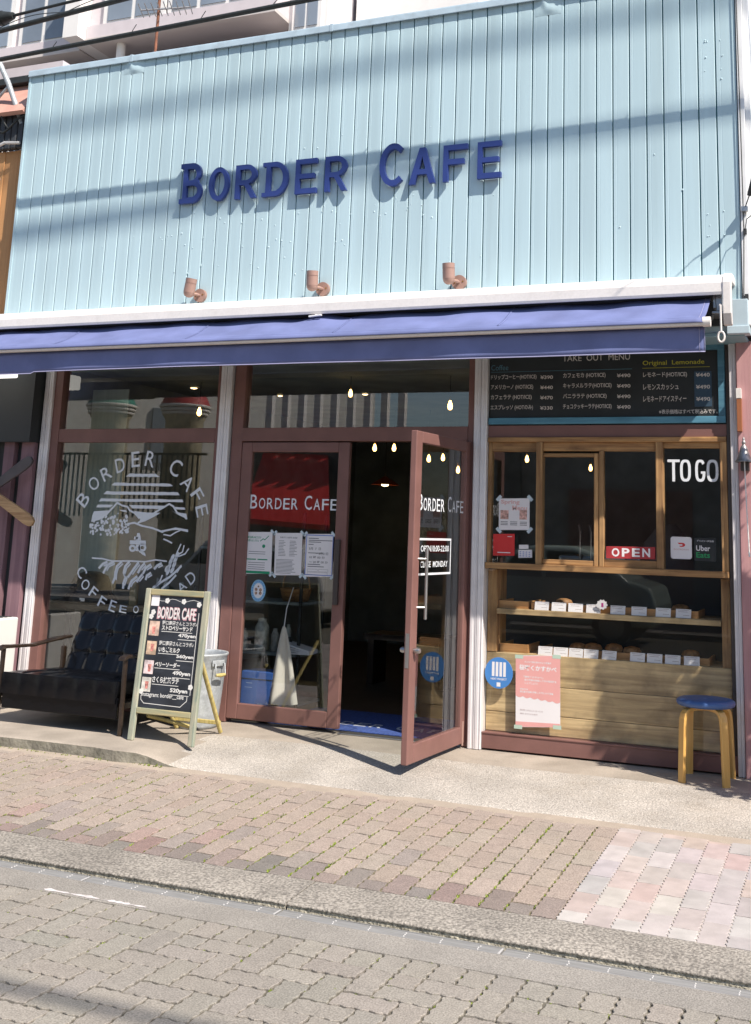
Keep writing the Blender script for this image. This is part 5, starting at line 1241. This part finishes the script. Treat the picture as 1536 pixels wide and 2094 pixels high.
def blade(a, b, m):
    a, b = Vector(a), Vector(b); d = (b-a); L = d.length; d.normalize(); n_ = Vector((0,1,0)); s_ = d.cross(n_)
    prof = [(0,.03),(.25,.036),(.6,.043),(.85,.046),(.95,.038),(1.0,.02)]
    vs = []; 
    for u, hw_ in prof:
        p = a+d*(L*u)
        for q, k in ((-1,-1),(1,-1),(1,1),(-1,1)): vs.append(tuple(p+s_*hw_*q+n_*(.012*k)))
    fs = [(i*4+q, i*4+(q+1)%4, i*4+4+(q+1)%4, i*4+4+q) for i in range(len(prof)-1) for q in range(4)]+[(3,2,1,0),tuple(len(vs)-4+q for q in range(4))]
    return W(MB().add(vs, fs), 'blade', m, pr_, bev=.005)
M_BLADE = wood('blade_wood', (.30,.16,.07), (.55,.36,.18), 'x', .5, dirt=.2)
blade((-4.12,-.13,1.60), (-3.615,-.16,1.355), M_BLADE); blade((-4.12,-.13,1.60), (-3.705,-.14,1.86), mat('blade_dark', (.07,.06,.065), .5, var=.2)); blade((-4.12,-.13,1.60), (-4.6,-.13,1.85), M_BLADE); blade((-4.12,-.13,1.60), (-4.6,-.13,1.32), M_BLADE)
W(MB().tube([(-4.12,-.16,1.60),(-4.12,-.08,1.60)], .06, 16), 'hub', M_BLADE, pr_)
pk_ = thing('pink_house', 'pink painted board wall of the house at the right edge', 'building', (3, 0, 0))
for i in range(14):
    x0 = 1.722+i*.145
    W(MB().box(x0, x0+.142, -.02+.003*(i%2), .1, -.01, 2.64), 'pink_board', M_PINKWALL, pk_, bev=.004)
W(MB().box(1.88,3.8,.02,.1,2.645,3.3), 'upper_wall', mat('blue_grey_wall', (.35,.42,.5), .7), pk_)
W(MB().add([(1.93,.0,3.38),(3.8,.0,3.5),(3.8,.7,3.9),(1.93,.7,3.75),(1.93,.0,3.30),(3.8,.0,3.42),(3.8,.7,3.8),(1.93,.7,3.67)], [(0,1,2,3),(4,7,6,5),(0,4,5,1),(3,7,4,0)]), 'roof_edge', M_CABLE, pk_)

# apartment block behind
ap_ = thing('apartment_block', 'grey and white apartment block with balconies rising behind the cafe', 'building', (-9, 10, 0))
W(MB().box(-24,-6.4,10.5,20,0,16), 'wall', M_APT, ap_)
def apt_floor(z):
    M_SOF = mat('apt_soffit', (.55,.51,.49), .8)
    for x0, x1, y0, wins in ((-24, -11.75, 9.3, ((-15.6,-13.6,2),(-13.3,-12.15,2))), (-11.38, -7.15, 9.0, ((-10.95,-9.65,2),(-9.45,-7.55,3)))):
        W(MB().box(x0, x1, y0, 10.5, z, z+.27), 'parapet', M_APTTILE, ap_); W(MB().box(x0, x1, y0+.1, 10.5, z+.2701, z+2.6), 'bay_wall', M_APTTILE, ap_); W(MB().box(x0, x1+.0, y0-.02, 10.6, z-.06, z-.001), 'bay_slab', M_SOF, ap_)
        for a, b_, n_ in wins:
            wdw = W(MB().box(a-.07, b_+.07, y0+.02, y0+.1, z+.275, z+1.75), 'window', M_APTW, ap_)
            for k in range(n_):
                q = a+(b_-a)*k/n_; MB().box(q+.05, q+(b_-a)/n_-.05, y0+.0, y0+.02, z+.32, z+1.68).build('pane', M_APTGLASS, wdw)
    W(MB().box(-11.74,-11.39,8.75,10.5,z-.03,z+1.7), 'fin', M_APTW, ap_)
    W(MB().box(-7.14,-6.35,9.5,10.5,z-.4,z+2.6), 'side_bay', M_APTW, ap_); wdw = W(MB().box(-7.05,-6.45,9.45,9.5,z-.3,z+1.2), 'window', M_APTW, ap_); MB().box(-6.98,-6.78,9.43,9.45,z-.2,z+1.1).build('pane', M_APTGLASS, wdw); MB().box(-6.72,-6.52,9.43,9.45,z-.2,z+1.1).build('pane', M_APTGLASS, wdw)
    for x in (-13.2,-11.9,-10.9): W(MB().tube([(x,10.5,z-.05),(x,10.44,z-.05)], .12, 14), 'vent', M_CABLE, ap_)
for z in (7.5, 10.66, 13.8): apt_floor(z)
W(MB().box(-6.3,-3.9,11.2,20,0,16), 'rear_wing', M_APTW, ap_)
for z in (8.2, 11.2, 14.2):
    W(MB().box(-6.3,-3.8,10.6,11.2,z-.3,z+.5), 'balcony', M_APTW, ap_)
    wdw = W(MB().box(-5.9,-4.3,11.1,11.2,z+.55,z+2.2), 'window', M_APTW, ap_)
    MB().box(-5.8,-5.15,11.05,11.1,z+.6,z+2.1).build('pane', M_APTGLASS, wdw); MB().box(-5.05,-4.4,11.05,11.1,z+.6,z+2.1).build('pane', M_APTGLASS, wdw)
W(MB().tube([(-10.75,9.3,9.4),(-10.75,9.3,12)], .09, 10), 'drain_pipe', M_APTW, ap_); W(MB().box(-14.2,-13.2,10.0,10.5,9.45,10.3), 'vent_box', M_HOUS, ap_)
AX, AY = -4.46, 2.0
an = thing('tv_antenna', 'rusty television aerial mast behind the cafe parapet', 'antenna', (AX,AY,5.08))
mast = mat('rust', (.20,.08,.045), .8, var=.4, vscale=12)
W(MB().tube([(AX,AY,5.08),(AX,AY,7.6)], .016, 8), 'mast', mast, an); W(MB().tube([(AX-.12,AY-.15,6.80),(AX+.30,AY+.15,6.92)], .010, 6), 'boom', M_STEEL, an)
for k in range(9):
    p = Vector((AX-.12,AY-.15,6.80)).lerp(Vector((AX+.30,AY+.15,6.92)), k/8); W(MB().tube([p+Vector((-.07,.15,0)), p-Vector((-.07,.15,0))], .006, 5), 'element', M_STEEL, an)
for a in ((AX-1.0,AY-.2,5.1),(AX+.6,AY+.7,5.1),(AX+.9,AY-.5,5.1)): W(MB().tube([(AX,AY,6.4), a], .003, 4), 'guy_wire', M_STEEL, an)
# service pole stub left of the cafe
sv = thing('service_mast', 'grey conduit mast with looped cables at the cafe\'s left corner', 'conduit', (-4.2,-.15,4.8))
W(MB().tube([(-4.16,-.15,4.72),(-4.32,-.2,5.10),(-4.62,-.35,5.75)], .024, 10), 'mast', M_ZINC, sv); W(MB().tube([(-4.30,-.2,5.08),(-4.55,-.18,4.86),(-4.7,-.1,4.8)], .012, 8), 'brace', M_ZINC, sv)
W(MB().tube([(-4.5,-.2,4.95),(-4.38,-.22,4.86),(-4.28,-.22,4.70),(-4.24,-.22,4.66),(-4.16,-.2,4.76),(-4.08,-.2,4.78)], .010, 7), 'cable_loop', M_CABLE, sv); W(MB().tube([(-4.55,-.2,4.78),(-4.42,-.22,4.68),(-4.3,-.22,4.63),(-4.24,-.22,4.66)], .010, 7), 'cable_loop', M_CABLE, sv)
W(MB().tube([(-4.12,-.2,4.53),(-4.25,-.24,4.53),(-4.38,-.24,4.48),(-4.44,-.24,4.38),(-4.40,-.22,4.28),(-4.30,-.2,4.22)], .014, 8), 'white_loop', M_HOUS, sv)
# overhead cables
def cable(pa, pb, r, lab, ties=False, sag=.0, ext=8):
    pa, pb = Vector(pa), Vector(pb); d = (pb-pa)/(pb.x-pa.x)
    pts = [pa+d*(x-pa.x)+Vector((0,0,sag*((x+1)/6)**2)) for x in [-12+i*.5 for i in range(57)]]
    t = thing('overhead_cable', lab, 'cable', tuple(pts[0]), 0, 'cables strung along the street')
    W(MB().tube(pts, r, 10), 'cable', M_CABLE, t)
    if ties:
        mb = MB()
        for i in range(44):
            x = -6+i*.22+rnd.uniform(-.05,.05); p = pa+d*(x-pa.x)+Vector((0,0,sag*((x+1)/6)**2))
            mb.tube([p+Vector((-.02,0,r)), p+Vector((.0,-r*.9,-r*.2)), p+Vector((.02,0,-r*1.05))], r*.16, 5)
            if i % 3 == 0: mb.tube([p, p+Vector((.05,0,.05+.03*rnd.random()))], .004, 4)
        W(mb, 'spiral_tie', M_CABLE, t)
    return t
cable((-3.93,-.735,5.03),(-1.10,-.735,5.11), .019, 'thick black cable with spiral wrapping, lower of those above the cafe', True)
cable((-4.40,-.16,5.64),(-3.20,-.16,5.73), .024, 'thick black cable with thin loops, above the wrapped one')
cable((-4.35,-.10,5.80),(-3.75,-.10,5.835), .014, 'thin black cable uppermost at the top left corner')
t = thing('splice_case', 'black ribbed cable splice case at the top left corner', 'cable case', (-4.9,-.10,5.78))
W(MB().tube([(-5.3,-.10,5.745),(-4.55,-.10,5.79),(-4.44,-.10,5.795)], [.06,.06,.03], 16), 'case', M_CABLE, t)
for k in range(8): W(MB().tube([(-5.15+k*.08,-.10,5.755+k*.0047),(-5.12+k*.08,-.10,5.756+k*.0047)], .068, 14), 'rib', M_CABLE, t)
t = thing('loop_wire', 'thin looping wire lashed along the upper cable', 'wire', (-4.5,-.16,5.65))
W(MB().tube([(-4.6+i*.05, -.16, 5.655+.075*(i*.05-.2)+.055*abs(math.sin(i*.2))) for i in range(60)], .004, 5), 'wire', M_CABLE, t)
cable((-8,-8.2,9.3),(8,-8.2,9.6), .03, 'power cable over the far side of the road, above the frame')
cable((-8,-3.6,10.35),(8,-3.6,11.7), .018, 'thin power cable over the road, above the frame')
cable((2.56,-4.05,13.14),(8.2,-4.05,13.45), .030, 'topmost power cable over the road, above the frame')
cable((.98,-3.1,10.15),(6.1,-3.1,10.50), .026, 'middle power cable over the sidewalk, above the frame')
# service wire at the right corner
t = thing('corner_wire', 'thin service wire clipped down the white right corner of the cladding', 'wire', (1.82,-.28,3.5))
W(MB().tube([(1.80,-.275,2.7),(1.815,-.275,3.3),(1.812,-.275,3.9),(1.80,-.275,5.6)], .0035, 5), 'wire', M_CABLE, t); W(MB().tube([(1.828,-.30,3.44),(1.86,-.36,3.50),(1.93,-.5,3.70),(2.6,-1.4,4.9)], .004, 5), 'drop_wire', M_CABLE, t)
W(MB().tube([(1.862,-.37,3.50),(1.90,-.44,3.60)], .016, 8), 'anchor_sleeve', M_DARK, t); W(MB().box(1.805,1.845,-.31,-.27,3.42,3.45), 'clip', M_STEEL, t)
for z in (3.28, 2.86): W(MB().box(1.812,1.832,-.29,-.262,z,z+.03), 'cable_clip', M_DARK, t)
W(MB().tube([(1.822,-.285,3.30),(1.84,-.33,3.36),(1.95,-.45,3.40)], .003, 5), 'branch_wire', M_CABLE, t)

# ------------------------------------------------------------------ potted tree added just outside the right edge to cast shade across the stool
PX, PY = 2.56, -.72
pt_ = thing('added_tree', 'leafy potted tree added just beyond the right edge of the view to cast shade', 'tree', (PX,PY,0))
W(MB().lathe([(0,0),(.14,0),(.17,.02),(.20,.32),(.215,.33),(.21,.36),(.19,.35),(.18,.30),(0,.30)], 24, (PX,PY,-.03)), 'added_pot', mat('added_terracotta', (.35,.15,.09), .8, var=.1), pt_)
W(MB().tube([(PX,PY,.25),(PX-.02,PY,.9),(PX+.01,PY+.02,1.6),(PX,PY,2.9)], [.035,.028,.02,.008], 8), 'added_trunk', M_SOFAWOOD, pt_)
mb = MB()
for i in range(5200):
    zr = rnd.random(); z = .35+2.85*zr; R_ = .30*math.sin(math.pi*(.22+.72*zr))**.6*(.85+.15*math.sin(z*7)); a = rnd.uniform(0,6.283); r = R_*math.sqrt(rnd.random())
    c = Vector((PX+r*math.cos(a), PY+r*math.sin(a), z)); u = Vector((rnd.gauss(0,1),rnd.gauss(0,1),rnd.gauss(0,.7))).normalized(); v = u.orthogonal().normalized()
    s_ = rnd.uniform(.035,.06); mb.add([c-u*s_, c+v*s_*.35, c+u*s_, c-v*s_*.35], [(0,1,2,3)])
W(mb, 'added_crown', mat('added_leaf_green', (.06,.10,.035), .6, var=.3, vscale=8), pt_)

# ------------------------------------------------------------------ other side of the street (seen mirrored in the glass)
ob_ = thing('opposite_shop', 'cream shop with two little towers across the street, mirrored in the window', 'building', (-12,-14,0))
M_CRM = mat('cream_wall', (.82,.79,.72), .8, var=.06); M_BRK = mat('cream_brick', (.50,.44,.30), .85, var=.25, vscale=8); M_GRN = mat('cone_green', (.03,.26,.19), .6); M_RDC = mat('cone_red', (.45,.03,.04), .6)
W(MB().obox((-14.5,-17.2,2.6), (-3.4,4.9,0), (.41,.29,0), (0,0,2.7)), 'wall', M_CRM, ob_)
for x, cm, z1 in ((-13.72, M_GRN, 4.05), (-11.70, M_RDC, 4.0)):
    W(MB().lathe([(.42,-.1),(.42,z1-.35),(.50,z1-.2),(.50,z1)], 20, (x,-13.7,0)), 'tower', M_BRK, ob_); W(MB().lathe([(.56,z1),(.3,z1+.55),(.12,z1+.95),(.0,z1+1.25)], 20, (x,-13.7,0)), 'cone_roof', cm, ob_)
    for k in range(3): W(MB().lathe([(.50+.03*k,z1-.22+k*.08),(.53+.03*k,z1-.19+k*.08),(.50+.03*k,z1-.15+k*.08)], 20, (x,-13.7,0)), 'ring', M_CRM, ob_)
for i in range(30): W(MB().box(-14.6+i*.13,-14.57+i*.13,-13.0,-12.97,1.5,2.85), 'railing_bar', M_CABLE, ob_)
W(MB().box(-14.7,-10.6,-13.01,-12.96,2.85,2.9), 'railing_top', M_CABLE, ob_)
W(MB().obox((-14.05,-16.9,3.6), (-.4,.57,0), (.03,.02,0), (0,0,.7)), 'window', M_APTGLASS, ob_)
o2 = thing('opposite_row', 'dark shopfront with red awning across the street, mirrored in the door', 'building', (-6,-14,0))
W(MB().box(-10.2,-4.0,-18,-14.2,-.1,3.1), 'wall', mat('dark_shop', (.12,.12,.12), .8, var=.2), o2)
W(MB().add([(-9.3,-12.4,1.55),(-7.3,-12.4,1.45),(-8.3,-14.2,2.95),(-9.9,-14.2,3.0),(-9.3,-12.4,1.45),(-7.3,-12.4,1.35)], [(0,1,2,3),(4,5,1,0)]), 'red_awning', M_RED, o2)
for i in range(9): W(MB().box(-9.9+i*.4,-9.75+i*.4,-14.3,-14.15,3.2-.02,4.3), 'shutter_slat', M_APTW, o2)
o3 = thing('opposite_house', 'grey house across the street, mirrored in the serving window', 'building', (1,-14,0))
W(MB().box(-4.0,7,-18,-14.3,-.1,5.6), 'wall', mat('house_grey', (.22,.21,.2), .8, var=.15, vscale=2), o3); W(MB().box(-3,-.6,-14.35,-14.25,.2,2.3), 'door', M_FRAME, o3); W(MB().box(.5,3.5,-14.35,-14.25,.9,2.4), 'window', M_APTGLASS, o3)
def car(x, y, label, col, nm):
    t = thing('parked_car', label, 'car', (x, y, ZR), 0, 'cars across the street')
    prof = [(-1.75,.28),(-1.78,.55),(-1.70,.78),(-1.30,.88),(-.85,.92),(-.45,1.32),(-.1,1.42),(.55,1.42),(.95,1.30),(1.35,.95),(1.70,.86),(1.78,.6),(1.75,.28)]
    m = mat(nm, col, .25, var=.02, coat=.6)
    b = W(MB().prism([(x+a, ZR+z) for a, z in prof], y-.72, y+.72), 'body', m, t, bev=.08, seg=4)
    for q in (-1, 1): W(MB().prism([(x-.70,ZR+.95),(x-.36,ZR+1.28),(x+.05,ZR+1.34),(x+.05,ZR+.95)], y+q*.725-.004, y+q*.725+.004), 'side_window', M_DARK, t); W(MB().prism([(x+.12,ZR+.95),(x+.12,ZR+1.34),(x+.55,ZR+1.34),(x+.85,ZR+1.24),(x+1.12,ZR+.95)], y+q*.725-.004, y+q*.725+.004), 'side_window', M_DARK, t)
    for wx in (-1.12, 1.12):
        for q in (-1, 1):
            wh = W(MB().tube([(x+wx,y+q*.56,ZR+.29),(x+wx,y+q*.74,ZR+.29)], .29, 24), 'wheel', M_CABLE, t); o = MB().tube([(x+wx,y+q*.741,ZR+.29),(x+wx,y+q*.75,ZR+.29)], [.19,.15], 20).build('hubcap', M_STEEL, wh)
    return t
car(-2.2,-10.0,'pale green small car across the street, mirrored in the pastry window', (.42,.50,.44), 'car_green')
car(-7.2,-9.2,'silver car across the street, mirrored in the closed door leaf', (.52,.51,.48), 'car_silver')
